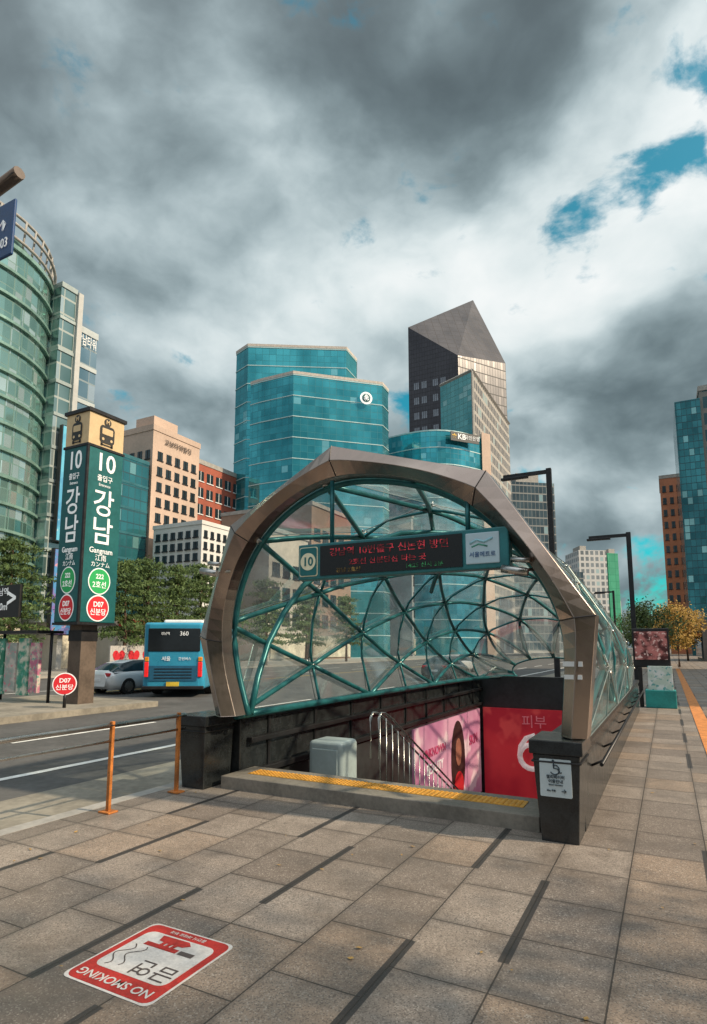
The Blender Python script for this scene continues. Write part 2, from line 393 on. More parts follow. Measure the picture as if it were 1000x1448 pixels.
nodes=sorted({n for tr_ in tris for n in tr_ if 0<n[0]<1 and n[1]<.95})
base=None
for n in nodes:
    p=surf(*n,1.0); q=surf(*n,1.03)
    if base is None:
        mb=MB(); mb.tube([(0,0,-.06),(0,0,.06)],.04,STEEL2,8)
        for k in range(4):
            a=k*math.pi/2+.78; mb.tube([(0,0,.03),(.12*math.cos(a),.12*math.sin(a),.07)],.014,STEEL2,5)
        base=mb.obj('glass_bracket',S); ob=base
    else:
        ob=base.copy(); coll.objects.link(ob)
    ob.matrix_basis=Matrix.Translation(p)@(q-p).to_track_quat('Z','Y').to_matrix().to_4x4()
# LED sign board
B=thing('led_direction_board','teal hanging LED board with station exit number','sign board',(-2.84,6.5,2.77))
TEALB=mat('board_teal',(.03,.20,.22),.4,.1,.2,3)
mb=MB(); mb.box(-4.2,-1.47,6.42,6.6,2.76,3.22,TEALB); mb.obj('housing',B,bevel=.015)
LEDB=mat('led_black_screen',(.008,.008,.009),.3,0,.2,30)
mb=MB(); mb.box(-3.86,-1.99,6.405,6.425,2.80,3.18,LEDB); mb.obj('led_screen',B)
mb=MB(); mb.box(-1.95,-1.57,6.405,6.425,2.82,3.17,mat('sign_pale_blue',(.40,.52,.58),.4,0,.05,2,emit=.12)); mb.obj('logo_panel',B,bevel=.01)
STL=mat('sign_teal',(.01,.16,.17),.5,0,.1,3)
mb=MB(); plate(mb,(-4.035,6.418,2.99),FD,.27,.38,CREAM,.01,.03); plate(mb,(-4.035,6.406,2.99),FD,.25,.36,STL,.006,.03); disc(mb,(-4.035,6.399,2.99),FD,.112,CREAM,32,.004); mb.obj('number_plate',B)
text('10',.16,(-4.035,6.392,2.985),FD,STL,B,bold=.015)
def ledmat(name,col,e):
    m,t,b=newmat(name); P=nd(t,'ShaderNodeNewGeometry').outputs['Position']; s_=nd(t,'ShaderNodeSeparateXYZ',ins=[P])
    fx=M(t,'FRACT',M(t,'DIVIDE',s_.outputs[0],.014)); fz=M(t,'FRACT',M(t,'DIVIDE',s_.outputs[2],.014))
    dot=M(t,'MULTIPLY',M(t,'LESS_THAN',M(t,'ABSOLUTE',M(t,'SUBTRACT',fx,.5)),.36),M(t,'LESS_THAN',M(t,'ABSOLUTE',M(t,'SUBTRACT',fz,.5)),.36))
    f=smooth(t,noi(t,P,12,2),.44,.58)
    b.inputs['Base Color'].default_value=(*[c*.1 for c in col],1); b.inputs['Emission Color'].default_value=(*col,1)
    t.links.new(M(t,'MULTIPLY',dot,M(t,'MULTIPLY',M(t,'ADD',M(t,'MULTIPLY',f,.85),.15),e)),b.inputs['Emission Strength']); return m
ledr=ledmat('led_red',(.85,.06,.09),.75); ledg=ledmat('led_green',(.1,.6,.22),.4); ledy=ledmat('led_amber',(.7,.45,.12),.4)
text('강남역 10번출구 신논현 방면',.115,(-2.93,6.402,3.08),FD,ledr,B,sx=1.15)
text('2호선 신분당선 타는 곳',.085,(-2.93,6.402,2.945),FD,ledr,B,sx=1.25)
text('14:25 신사 3분',.065,(-2.45,6.402,2.85),FD,ledg,B,sx=1.2); text('강남 2호선',.065,(-3.45,6.402,2.85),FD,ledy,B,sx=1.2)
text('서울메트로',.065,(-1.76,6.402,2.92),FD,mat('logo_blue',(.02,.1,.3),.5),B)
mb=MB(); mb.tube([(-1.9,6.41,3.05),(-1.82,6.405,3.09),(-1.74,6.405,3.06),(-1.64,6.405,3.1)],.015,mat('logo_cyan',(.35,.65,.75),.5),6); mb.obj('logo_swoosh',B)
mb=MB(); mb.tube([(-1.88,6.41,3.01),(-1.80,6.405,3.04),(-1.7,6.405,3.01)],.01,mat('logo_green',(.1,.4,.3),.5),6); mb.obj('logo_swoosh',B)
for x,z in ((-3.75,4.05),(-1.95,3.58)): mb=MB(); mb.tube([(x,6.52,3.2),(x,6.52,z)],.03,TEAL,8); mb.obj('hanger_rod',B)
mb=MB(); plate(mb,(-.86,6.375,1.73),FD,.19,.05,WHITE,.01); mb.obj('notice_sticker',S)
mb=MB(); plate(mb,(-.86,6.375,1.60),FD,.17,.045,WHITE,.01); mb.obj('notice_sticker',S)
A=thing('accessibility_sign','white elevator guide sign with wheelchair symbol on black granite pillar','sign',(-1.045,6.25,.6))
mb=MB(); plate(mb,(-1.055,6.275,.62),FD,.30,.36,mat('sign_pale',(.55,.64,.68),.4,0,.06,3),.012,.012); mb.obj('plate',A)
bk=mat('sign_ink',(.03,.05,.07),.5)
yy=6.26
mb=MB()
mb.tube([(-1.06+.045*math.cos(a*.35-2.6),yy,.70+.045*math.sin(a*.35-2.6)) for a in range(14)],.006,bk,5)
mb.tube([(-1.07,yy,.775),(-1.068,yy,.715),(-1.03,yy,.71),(-1.012,yy,.672),(-.995,yy,.678)],.007,bk,5)
mb.tube([(-1.07,yy,.745),(-1.035,yy,.742)],.005,bk,5); disc(mb,(-1.073,yy+.004,.785),FD,.012,bk,12,.006); mb.obj('wheelchair_symbol',A)
text('엘리베이터',.038,(-1.055,6.258,.630),FD,bk,A); text('이용안내',.038,(-1.055,6.258,.588),FD,bk,A)
text('Elevator Information',.016,(-1.055,6.258,.556),FD,bk,A); text('50m 직진',.022,(-1.10,6.258,.50),FD,bk,A)
text('→',.06,(-.98,6.258,.50),FD,bk,A,bold=.01)
def poster_mat(name,c1,c2,c3,sc,e=.5):
    m,t,b=newmat(name); P=nd(t,'ShaderNodeNewGeometry').outputs['Position']
    f=noi(t,P,sc,3,.5); c=mixc(t,smooth(t,f,.4,.6),c1,c2); c=mixc(t,smooth(t,noi(t,P,sc*2.3,2,.5),.56,.66),c,c3)
    t.links.new(c,b.inputs['Base Color']); t.links.new(c,b.inputs['Emission Color']); b.inputs['Emission Strength'].default_value=e; b.inputs['Roughness'].default_value=.5; return m
Q=thing('red_advertising_poster','red backlit advertising poster on the stairwell end wall','poster',(-3.3,19.2,-1.2))
mb=MB(); mb.box(-5.4,-1.3,19.2,19.28,-2.7,-.02,poster_mat('poster_red',(.55,.03,.04),(.42,.015,.03),(.60,.06,.06),.6,.22)); mb.obj('panel',Q)
PW=mat('poster_white',(.85,.72,.70),.5,emit=.25)
text('피부',.42,(-3.80,19.17,-.42),FD,mat('poster_pink',(.8,.25,.3),.5,emit=.1),Q)
mb=MB()
mb.tube([(-3.90+.36*math.cos(a*.4),19.15,-1.45+.36*math.sin(a*.4)) for a in range(17)],.085,PW,6)
mb.tube([(-4.26,19.14,-1.45),(-4.22,19.14,-1.15),(-4.05,19.14,-.90),(-3.78,19.14,-.80)],.085,PW,6); mb.obj('rounded_letter',Q)
Q=thing('pink_advertising_poster','pink backlit poster with portrait oval on stairwell wall','poster',(-5.4,15,-1.2))
mb=MB(); mb.box(H0,H0+.05,13.4,19.0,-2.6,-.05,poster_mat('poster_pink_panel',(.60,.30,.42),(.45,.17,.30),(.7,.5,.56),.5,.15)); mb.obj('panel',Q)
mb=MB(); disc(mb,(H0+.05,16.7,-1.3),FC,.62,mat('portrait_dark',(.03,.012,.012),.5,0,.5,3),32,.01,1.8); mb.obj('oval',Q)
mb=MB(); disc(mb,(H0+.062,16.7,-1.05),FC,.26,mat('portrait_skin',(.34,.13,.09),.5,0,.4,3),24,.01,1.45); disc(mb,(H0+.062,16.7,-2.0),FC,.42,REDP,24,.01,1.0); mb.obj('figure',Q)
PM=mat('poster_magenta',(.55,.06,.16),.5); PWW=mat('poster_letter_white',(.8,.75,.77),.5,emit=.15)
text('UNKNOWN',.30,(H0+.06,14.8,-.75),FC,PM,Q,bold=.01); text('BEAUTY',.34,(H0+.06,14.8,-1.15),FC,PWW,Q,bold=.01); text('SKIN',.4,(H0+.06,18.2,-.9),FC,PM,Q,bold=.01)
HR=thing('stair_handrail','stainless steel handrail balustrade running down the stairs','handrail',(-4.35,9,0))
for c in (-4.4,-4.25):
    mb=MB(); mb.tube([(c,8.95,.1),(c,8.95,.74),(c,9.03,.82),(c,9.2,.80),(c,9.5,.67),(c,14,-1.75)],.019,STEEL2,8); mb.obj('rail',HR)
b0=None
for k in range(18):
    y=9.15+k*.25; z=.8-(y-9.2)*.54
    if b0 is None: mb=MB(); mb.tube([(-4.325,9.15,-1),(-4.325,9.15,.8)],.011,STEEL2,6); b0=mb.obj('baluster',HR)
    else: o=b0.copy(); coll.objects.link(o); o.location=(0,y-9.15,z-.8)
CB=thing('equipment_cabinet','pale grey metal cabinet with rounded top inside the stairwell','cabinet',(-4.85,8.5,-.6))
mb=MB(); cm=mat('pale_cabinet',(.42,.5,.52),.4,.1,.12,2); mb.box(-5.2,-4.58,8.3,8.85,-.65,.42,cm); mb.obj('body',CB,bevel=.07,seg=4)
mb=MB(); mb.box(-5.12,-4.66,8.285,8.31,-.4,.3,cm); mb.obj('door',CB,bevel=.01)
def flood(x,y,z,dx,lab):
    f=thing('flood_light',lab,'flood light',(x,y,z),'flood lights on the arch')
    mb=MB(); mb.tube([(x,y+.1,z),(x-dx*.25,y-.02,z-.02),(x-dx*.3,y-.1,z-.02)],.02,STEEL2,6); mb.obj('bracket',f)
    mb=MB(); mb.tube([(x-dx*.02,y-.15,z-.06),(x-dx*.30,y-.15,z-.0)],.045,STEEL2,12); mb.obj('lamp_housing',f)
    mb=MB(); mb.tube([(x-dx*.0,y-.12,z+.07),(x-dx*.2,y-.12,z+.10)],.03,STEEL2,12); mb.obj('lamp_housing',f)
flood(-5.35,6.35,2.95,1,'small steel floodlight pair on the edge of the arch')
flood(-1.25,6.55,2.75,1,'small steel floodlight pair inside the arch')
mb=MB()
mb.tube([(-.72,7.2,.62),(-.72,19.5,.62)],.022,DARK,8)
for k in range(9): mb.tube([(-.86,7.5+k*1.45,.55),(-.72,7.5+k*1.45,.62)],.015,DARK,6)
mb.obj('side_handrail',S)
# ---------------- no smoking marking
NS=thing('no_smoking_marking','red and white no smoking floor sign stuck on the paving','floor sign',(-2.91,2.87,0))
rr=mat('floor_sign_red',(.50,.03,.022),.6,0,.35,9); wh=mat('floor_sign_white',(.70,.67,.64),.6,0,.22,7); INK=mat('floor_ink',(.09,.07,.065),.6)
mb=MB(); plate(mb,(-2.908,2.87,.002),GU,.70,.74,wh,.002,.05); mb.obj('white_backing',NS)
mb=MB(); plate(mb,(-2.908,2.87,.0045),GU,.67,.71,rr,.001,.06); mb.obj('red_panel',NS)
mb=MB(); plate(mb,(-2.908,2.905,.006),GU,.57,.47,wh,.001,.06); mb.obj('white_field',NS)
text('NO SMOKING',.092,(-2.908,2.590,.008),GU,wh,NS,bold=.015,ext=.0005); text('금연',.17,(-2.79,2.78,.0085),GU,INK,NS,bold=.0,ext=.0005)
text('흡연시 과태료 부과',.038,(-2.908,3.185,.008),GU,wh,NS,ext=.0005)
def gline(mb,pts,w,mt,z=.0085): 
    for a,b in zip(pts,pts[1:]):
        a=Vector(a);b=Vector(b); d=(b-a).normalized(); n=Vector((-d.y,d.x))*w/2; mb.P([(a.x+n.x,a.y+n.y,z),(a.x-n.x,a.y-n.y,z),(b.x-n.x,b.y-n.y,z),(b.x+n.x,b.y+n.y,z)],mt)
mb=MB(); gline(mb,[(-3.10,3.0),(-2.83,3.0)],.042,rr); gline(mb,[(-2.815,3.0),(-2.70,3.0)],.042,INK); mb.obj('cigarette_symbol',NS)
mb=MB()
for k in range(3): gline(mb,[(-2.97+k*.045,3.09),(-2.985+k*.045,3.03),(-2.98+k*.045,2.985)],.030,rr,.0095+k*.0004)
mb.P([(-3.06,3.12,.0092),(-3.04,3.06,.0092),(-2.96,3.05,.0092),(-2.84,3.055,.0092),(-2.80,3.09,.0092),(-2.84,3.125,.0092)],rr); mb.obj('hand_symbol',NS)
for o_,ph,n_ in ((-3.14,0,21),(-3.06,.6,19)):
    mb=MB(); gline(mb,[(o_+.035*math.sin(k*.45+ph),2.96-k*.013) for k in range(n_)],.008,INK); mb.obj('smoke_symbol',NS)
# ---------------- guard rail
G=thing('guard_rail','kerbside guard rail with steel tubes on rusty orange posts','guard rail',(-5.85,5,0))
for z,r in ((.98,.028),(.80,.016)): mb=MB(); mb.tube([(-5.86,-1,z),(-5.85,3.4,z),(-5.85,6.2,z+.01)],r,STEEL2,8); mb.obj('rail',G)
for d in (1.9,3.45,5.0,6.08):
    mb=MB(); mb.box(-5.875,-5.825,d-.02,d+.02,.0,1.03,ORANGE); mb.box(-5.94,-5.76,d-.07,d+.07,.0,.02,ORANGE); mb.obj('post',G,bevel=.006)
# ---------------- totem sign
T=thing('station_totem_sign','tall teal station totem sign with exit number and Korean station name','sign',(-17.3,13.4,0))
x0,x1,y0,y1=-17.9,-16.7,12.7,14.15
TD=mat('totem_teal',(.012,.12,.125),.4,.1,.2,1); TB=mat('totem_beige',(.58,.43,.24),.5,0,.12,1,emit=.08)
mb=MB(); mb.box(x0,x1,y0,y1,2.7,8.65,TD); mb.obj('body',T,bevel=.03)
mb=MB(); mb.box(x0+.01,x1-.01,y0+.01,y1-.01,8.66,9.8,TB); mb.obj('icon_head',T,bevel=.02)
mb=MB(); mb.box(x0-.05,x1+.05,y0-.05,y1+.05,9.8,9.92,DARK); mb.box(x0-.03,x1+.03,y0-.03,y1+.03,8.60,8.68,DARK); mb.box(x1-.06,x1+.02,y0-.02,y0+.06,2.7,8.6,DARK); mb.box(x0-.03,x1+.03,y0-.03,y1+.03,2.62,2.7,DARK); mb.obj('trim',T)
mb=MB(); mb.box(-17.6,-17.0,13.1,13.7,.0,2.65,mat('pole_brown_grey',(.12,.09,.07),.6,.2,.35,1.5)); mb.box(-17.62,-16.98,13.08,13.72,2.1,2.45,DARK); mb.obj('pole',T)
WT=mat('totem_white',(.78,.8,.8),.5,0,.03,3,emit=.25); IK=mat('totem_ink',(.02,.02,.02),.5); GR=mat('line_green',(.02,.36,.10),.5,0,.05,3,emit=.1); RD=mat('line_red',(.6,.02,.03),.5,0,.05,3,emit=.1)
for R_,w,fx in ((FD,1.2,lambda u,e:( (x0+x1)/2+u, y0-e, 0)),(FC,1.45,lambda u,e:(x1+e,(y0+y1)/2+u,0))):
    def at(u,z,e=.012): p=fx(u,e); return (p[0],p[1],z)
    sx=w/1.45*.95
    text('10',.88,at(0,8.12),R_,WT,T,bold=.012,sx=sx); text('출입구',.24,at(0,7.58),R_,WT,T,sx=sx,bold=.01); text('Entrance',.14,at(0,7.36),R_,WT,T,sx=sx)
    text('강',1.0,at(0,6.68),R_,WT,T,bold=.008,sx=sx); text('남',1.0,at(0,5.72),R_,WT,T,bold=.008,sx=sx)
    text('Gangnam',.26,at(0,5.1),R_,WT,T,sx=sx,bold=.01); text('江南',.24,at(0,4.85),R_,WT,T,sx=sx); text('カンナム',.2,at(0,4.63),R_,WT,T,sx=sx)
    mb=MB()
    disc(mb,at(0,4.08,.006),R_,.44*sx+.02,WT,32,.006,.45/(.44*sx+.02)); disc(mb,at(0,4.08,.014),R_,.40*sx+.02,GR,32,.006,.41/(.40*sx+.02)); mb.obj('line_badge',T)
    mb=MB(); disc(mb,at(0,3.18,.006),R_,.44*sx+.02,WT,32,.006,.44/(.44*sx+.02)); disc(mb,at(0,3.18,.014),R_,.40*sx+.02,RD,32,.006,.40/(.40*sx+.02)); mb.obj('line_badge',T)
    text('222',.22,at(0,4.23,.024),R_,WT,T,sx=sx,bold=.02); text('2호선',.25,at(0,3.95,.024),R_,WT,T,sx=sx,bold=.01)
    text('D07',.24,at(0,3.30,.024),R_,WT,T,sx=sx,bold=.02); text('신분당',.24,at(0,3.04,.024),R_,WT,T,sx=sx,bold=.01)
    mb=MB()
    plate(mb,at(0,9.16,.006),R_,.62*sx,.62,IK,.008,.12); plate(mb,at(0,9.26,.015),R_,.46*sx,.22,TB,.006,.03)
    for q in (-.18,.18): disc(mb,at(q*sx,8.98,.015),R_,.05,TB,12,.006)
    for q in (-1,1): plate(mb,at(q*.22*sx,8.80,.006),R_,.08,.12,IK,.006)
    plate(mb,at(0,8.78,.006),R_,.5*sx,.04,IK,.006)
    disc(mb,at(0,9.60,.006),R_,.14,IK,20,.006); mb.obj('train_icon',T)
    text('M',.2,at(0,9.6,.016),R_,TB,T,bold=.02)
K=thing('round_line_sign','round red line sign on a short post beside the totem','sign',(-16.4,12.15,0))
RT=Matrix.Rotation(math.radians(50),3,'Z')@FD; kp=Vector((-16.4,12.15,.78))
mb=MB(); mb.tube([(-16.4,12.18,.05),(-16.4,12.18,.6)],.05,DARK,8); mb.obj('post',K)
mb=MB(); disc(mb,kp,RT,.34,WT,32,.02); disc(mb,kp+RT@Vector((0,0,.02)),RT,.31,RD,32,.01); mb.obj('disc',K)
text('D07',.18,kp+RT@Vector((0,.1,.035)),RT,WT,K,bold=.02); text('신분당',.18,kp+RT@Vector((0,-.11,.035)),RT,WT,K,bold=.01)
# ---------------- bus
BU=thing('city_bus','light blue city bus stopped in the road seen from behind','bus',(-18,18,-.12))
BB=mat('bus_blue',(.035,.30,.48),.3,.05,.15,.8); BD=mat('bus_lower',(.02,.12,.22),.4,0,.2,1)
bx0,bx1,by0,by1=-19.3,-16.8,18.0,26.6
mb=MB(); mb.prism([(bx0,by0+.1),(bx0+.25,by0),(bx1-.25,by0),(bx1,by0+.1),(bx1,by1),(bx0,by1)],.2,2.9,BB); mb.obj('body',BU,bevel=.12,seg=4)
mb=MB(); mb.box(bx0+.4,bx1-.4,by0+1.5,by0+4,2.86,3.08,WHITE); mb.obj('roof_unit',BU,bevel=.08)
mb=MB(); mb.box(bx0+.2,bx1-.2,by0-.03,by0+.05,1.72,2.66,mat('bus_rear_glass',(.012,.016,.02),.12,0,.3,.6)); mb.obj('rear_window',BU,bevel=.03)
text('360',.24,(-17.65,by0-.05,2.44),FD,WT,BU,bold=.005)
text('강남역',.13,(-18.4,by0-.05,2.44),FD,WT,BU)
mb=MB(); mb.box(bx0+.3,bx1-.3,by0-.03,by0+.02,.55,1.15,BD)
for k in range(4): mb.box(bx0+.5,bx1-.5,by0-.04,by0-.01,.64+k*.12,.68+k*.12,DARK)
mb.obj('engine_grille',BU)
text('서울',.20,(-18.35,by0-.02,1.42),FD,WT,BU,bold=.005); text('간선버스',.14,(-17.6,by0-.02,1.42),FD,WT,BU)
mb=MB(); mb.box(-18.3,-17.8,by0-.05,by0-.01,.32,.5,mat('plate_yellow',(.7,.5,.05),.5)); mb.obj('licence_plate',BU)
mb=MB(); mb.box(bx0+.02,bx1-.02,by0-.06,by0+.1,.2,.34,DARK); mb.obj('bumper',BU,bevel=.03)
for x in (bx0+.1,bx1-.26):
    mb=MB(); mb.box(x,x+.16,by0-.04,by0+.16,.7,1.3,mat('tail_red',(.75,.02,.02),.3,emit=.3)); mb.box(x,x+.16,by0-.04,by0+.16,1.32,1.5,mat('indicator_orange',(.8,.3,.02),.4)); mb.obj('tail_light',BU,bevel=.02)
for k in range(5):
    mb=MB(); mb.box(bx1-.03,bx1+.012,by0+.7+k*1.55,by0+2.15+k*1.55,1.25,2.4,GLD); mb.obj('side_window',BU,bevel=.01)
for y in (20.0,25.0):
    for x in (bx0,bx1-.28):
        mb=MB(); mb.tube([(x-.01,y,.37),(x+.3,y,.37)],.48,RUB,20,False); mb.tube([(x-.03,y,.37),(x+.32,y,.37)],.26,STEEL2,14,False); mb.obj('wheel',BU)
BU.rotation_euler[2]=math.radians(31); BU.location=(-17.75,18.1,-.12)
# ---------------- car
def car(name,lab,cx_,y_,col,matn,grp):
    Cc=thing(name,lab,'car',(cx_,y_,-.12),grp); pm=mat(matn,col,.22,.1,.05,1)
    secs=[(0,.60,.35,.85,.86),(.12,.84,.25,.92,1.0),(.5,.91,.2,.95,1.05),(1.0,.93,.2,.95,1.08),(2.2,.93,.18,.93,1.0),(3.2,.93,.18,.9,.96),(4.0,.92,.2,.82,.88),(4.5,.82,.25,.68,.72),(4.72,.55,.35,.55,.58)]
    mb=MB()
    for y,w,zb,zs,zt in secs:
        for q in ((-w*.9,zb),(-w,zb+.2),(-w,zs-.15),(-w*.88,zs),(-w*.5,zt),(w*.5,zt),(w*.88,zs),(w,zs-.15),(w,zb+.2),(w*.9,zb)): mb.v.append((cx_+q[0],y_+y,q[1]-.12))
    n=10
    for i in range(len(secs)-1):
        for j in range(n): q=(j+1)%n; mb.F((i*n+j,i*n+q,(i+1)*n+q,(i+1)*n+j),pm,True)
    mb.F(range(n),pm); mb.F([8*n+j for j in range(n)],pm); mb.obj('body',Cc)
    gs=[(.25,.70,.98,1.0),(.9,.68,1.0,1.32),(1.5,.62,1.0,1.44),(2.3,.62,1.0,1.45),(2.9,.66,.98,1.3),(3.6,.74,.9,.93)]
    mb=MB()
    for y,w,zb,zt in gs:
        for q in ((-w-.14,zb-.06),(-w,zt-.05),(-w*.8,zt),(w*.8,zt),(w,zt-.05),(w+.14,zb-.06)): mb.v.append((cx_+q[0],y_+y,q[1]-.12))
    for i in range(5):
        for j in range(5): mb.F((i*6+j,i*6+j+1,(i+1)*6+j+1,(i+1)*6+j),GLD if not(j==2 and 1<=i<=3) else pm,True)
    mb.F(range(6),GLD); mb.obj('cabin_glass',Cc)
    for x in (-.75,.5):
        mb=MB(); mb.box(cx_+x,cx_+x+.26,y_+.02,y_+.14,.66,.8,REDP); mb.obj('tail_light',Cc,bevel=.02)
    mb=MB(); mb.box(cx_-.26,cx_+.26,y_-.02,y_+.06,.44,.56,WHITE); mb.obj('licence_plate',Cc)
    for y in (.95,3.8):
        for x in (-.93,.73):
            mb=MB(); mb.tube([(cx_+x-.01,y_+y,.21),(cx_+x+.21,y_+y,.21)],.36,RUB,20,False); mb.tube([(cx_+x-.02,y_+y,.21),(cx_+x+.22,y_+y,.21)],.23,STEEL2,10,False); mb.obj('wheel',Cc)
    return Cc
car('parked_car','white saloon car waiting in the road beside a blue bus',-21.75,17.6,(.75,.77,.78),'car_white','cars in the road')
car('parked_car','dark grey car waiting further along the road',-12.5,34,(.08,.09,.1),'car_grey','cars in the road')
car('parked_car','silver car further along the road',-15,44,(.45,.46,.47),'car_silver','cars in the road')
# ---------------- street lamps
def lamp(c,d,h,arm,lab):
    L=thing('street_lamp',lab,'street lamp',(c,d,0),'street lamps')
    mb=MB(); mb.box(c-.11,c+.11,d-.11,d+.11,0,h,DARK); mb.box(c-.2,c+.2,d-.2,d+.2,0,.12,DARK); mb.obj('post',L,bevel=.02)
    mb=MB(); mb.box(c-arm,c-.11,d-.07,d+.07,h-.22,h-.06,DARK); mb.obj('arm',L)
    mb=MB(); mb.box(c-arm-.1,c-arm*.45,d-.13,d+.13,h-.30,h-.2,DARK); mb.obj('lamp_head',L,bevel=.02)
lamp(-4.2,26.5,9.75,2.0,'dark square street lamp behind the glass canopy')
lamp(-1.45,33,7.75,1.9,'dark square street lamp with short arm on the pavement')
lamp(-4.9,70,8,1.9,'dark square street lamp further along the pavement')
# ---------------- ad kiosk
K=thing('advertising_kiosk','poster stand with food advert on a teal base beside the canopy','advertising stand',(-.45,21.5,0))
meat=poster_mat('poster_food',(.06,.01,.012),(.45,.16,.15),(.7,.5,.47),4,.1)
mb=MB(); mb.box(-1.02,.05,21.45,21.6,1.25,2.5,DARK); mb.obj('frame',K,bevel=.02)
mb=MB(); mb.box(-.96,-.01,21.42,21.45,1.5,2.4,meat); mb.obj('food_poster',K)
mb=MB(); mb.box(-.62,.08,21.3,21.42,.55,1.3,poster_mat('poster_price',(.55,.6,.6),(.4,.5,.45),(.1,.3,.3),4,.1)); mb.obj('menu_panel',K,bevel=.01)
mb=MB(); mb.box(-.72,.15,21.2,21.8,0,.55,mat('teal_box',(.02,.27,.26),.5)); mb.box(-.9,-.78,21.4,21.6,0,1.25,DARK); mb.obj('stand_base',K,bevel=.02)
# ---------------- trees
def leafmat(n,c1,c2):
    m,t,b=newmat(n); oi=nd(t,'ShaderNodeNewGeometry'); f=wn(t,nd(t,'ShaderNodeVectorMath',{'operation':'SNAP'},[oi.outputs['Position'],(.35,.35,.35)]).outputs[0])
    c=mixc(t,f,c1,c2); t.links.new(c,b.inputs['Base Color']); b.inputs['Roughness'].default_value=.7; return m
LP=leafmat('pine_foliage',(.03,.065,.018),(.11,.17,.045)); LY=leafmat('autumn_foliage',(.22,.11,.012),(.42,.26,.03)); LG=leafmat('green_foliage',(.03,.07,.02),(.12,.16,.035))
BARK=mat('bark',(.13,.08,.055),.9,0,.4,6,.4)
def tree(c,d,h,kind,lab,grp,seed,cr=None,per=None):
    rnd=random.Random(seed); Tt=thing('pine_tree' if kind=='pine' else 'street_tree',lab,'tree',(c,d,0),grp)
    lm={'pine':LP,'yellow':LY,'green':LG}[kind]; cr=cr or h*.25
    mb=MB(); lean=rnd.uniform(-.4,.4); top=Vector((c+lean,d,h*.95))
    mb.tube([(c,d,0),(c+lean*.2,d+.1,h*.3),(c+lean*.6,d,h*.6),top],h*.02,BARK,8,True,h*.005)
    clumps=[]
    if kind=='pine':
        for i in range(26):
            f=.26+.70*(i+rnd.uniform(-.3,.3))/26; z=h*f; a=i*2.4+rnd.uniform(-.5,.5); L=cr*(1.25-(f-.26)*1.3)*rnd.uniform(.55,1.15)
            s=Vector((c+lean*f,d,z)); e=Vector((c+lean*f+L*math.cos(a),d+L*math.sin(a),z-L*.05))
            mb.tube([s,s.lerp(e,.5)+Vector((0,0,.12)),e],h*.007,BARK,5,True,h*.002)
            clumps+= [(e,cr*.32,.26),(s.lerp(e,.65)+Vector((0,0,.12)),cr*.30,.26),(s.lerp(e,.35)+Vector((0,0,.1)),cr*.24,.28)]
        clumps.append((top,cr*.2,.6)); per=per or 100; sz=.16
    else:
        for i in range(16):
            f=.38+.55*i/16; z=h*f; a=i*2.4+rnd.uniform(-.4,.4); L=cr*(math.sin(math.pi*min(1,(f-.2)/.85))+.15)*rnd.uniform(.5,1.1)
            s=Vector((c+lean*f,d,z-L*.4)); e=Vector((c+lean*f+L*math.cos(a),d+L*math.sin(a),z+rnd.uniform(0,.4)))
            mb.tube([s,s.lerp(e,.5)+Vector((0,0,.1)),e],h*.008,BARK,5,True,h*.003)
            clumps+= [(e,cr*.36,.85),(s.lerp(e,.6),cr*.3,.85)]
        clumps.append((top,cr*.35,.9)); per=per or 130; sz=.12
    mb.obj('trunk',Tt)
    mb=MB()
    for p,r,fl in clumps:
        for _ in range(per):
            q=Vector((rnd.gauss(0,1),rnd.gauss(0,1),rnd.gauss(0,fl)))*r*.6
            o_=p+q; a=Vector((rnd.gauss(0,1),rnd.gauss(0,1),rnd.gauss(0,1))).normalized(); b=a.orthogonal().normalized()
            s_=sz*rnd.uniform(.5,1.3); w_=s_*(.3 if kind=='pine' else .6)
            mb.P([o_-a*s_,o_-b*w_,o_+a*s_,o_+b*w_],lm)
    mb.obj('crown',Tt); return Tt
i=0
for c,d,h in ((-38,33.2,9),(-38.5,36,9.6),(-38,38.7,9.3),(-38,41.6,9.8),(-38,45,9.2),(-37.5,23.5,9.3),(-38,52,9.5),(-38,60,9),(-38,70,9)):
    tree(c,d,h,'pine','dark green pine tree on the far pavement','pines along the road',i+3); i+=1
tree(-1.5,58,5.6,'green','green street tree on the pavement','street trees on the pavement',40,2.0)
tree(.9,66,6,'yellow','street tree with yellow autumn leaves','street trees on the pavement',41,2.0)
tree(-.2,80,6.2,'yellow','street tree with yellow autumn leaves','street trees on the pavement',42,2.2)
tree(2.4,95,7,'yellow','street tree with orange autumn leaves','street trees on the pavement',43,2.4)
tree(-3.6,92,7,'green','green street tree on the pavement','street trees on the pavement',44,2.2)
for k,(c,d,h) in enumerate(((5.2,-2.2,7.4),(5.0,.9,7.6),(5.6,3.9,6.8))):  # out-of-view trees added to cast dappled shade over the foreground
    tree(c,d,h,'green','unseen leafy street tree added to dapple the light on the paving','street trees on the pavement',60+k,2.3,95)
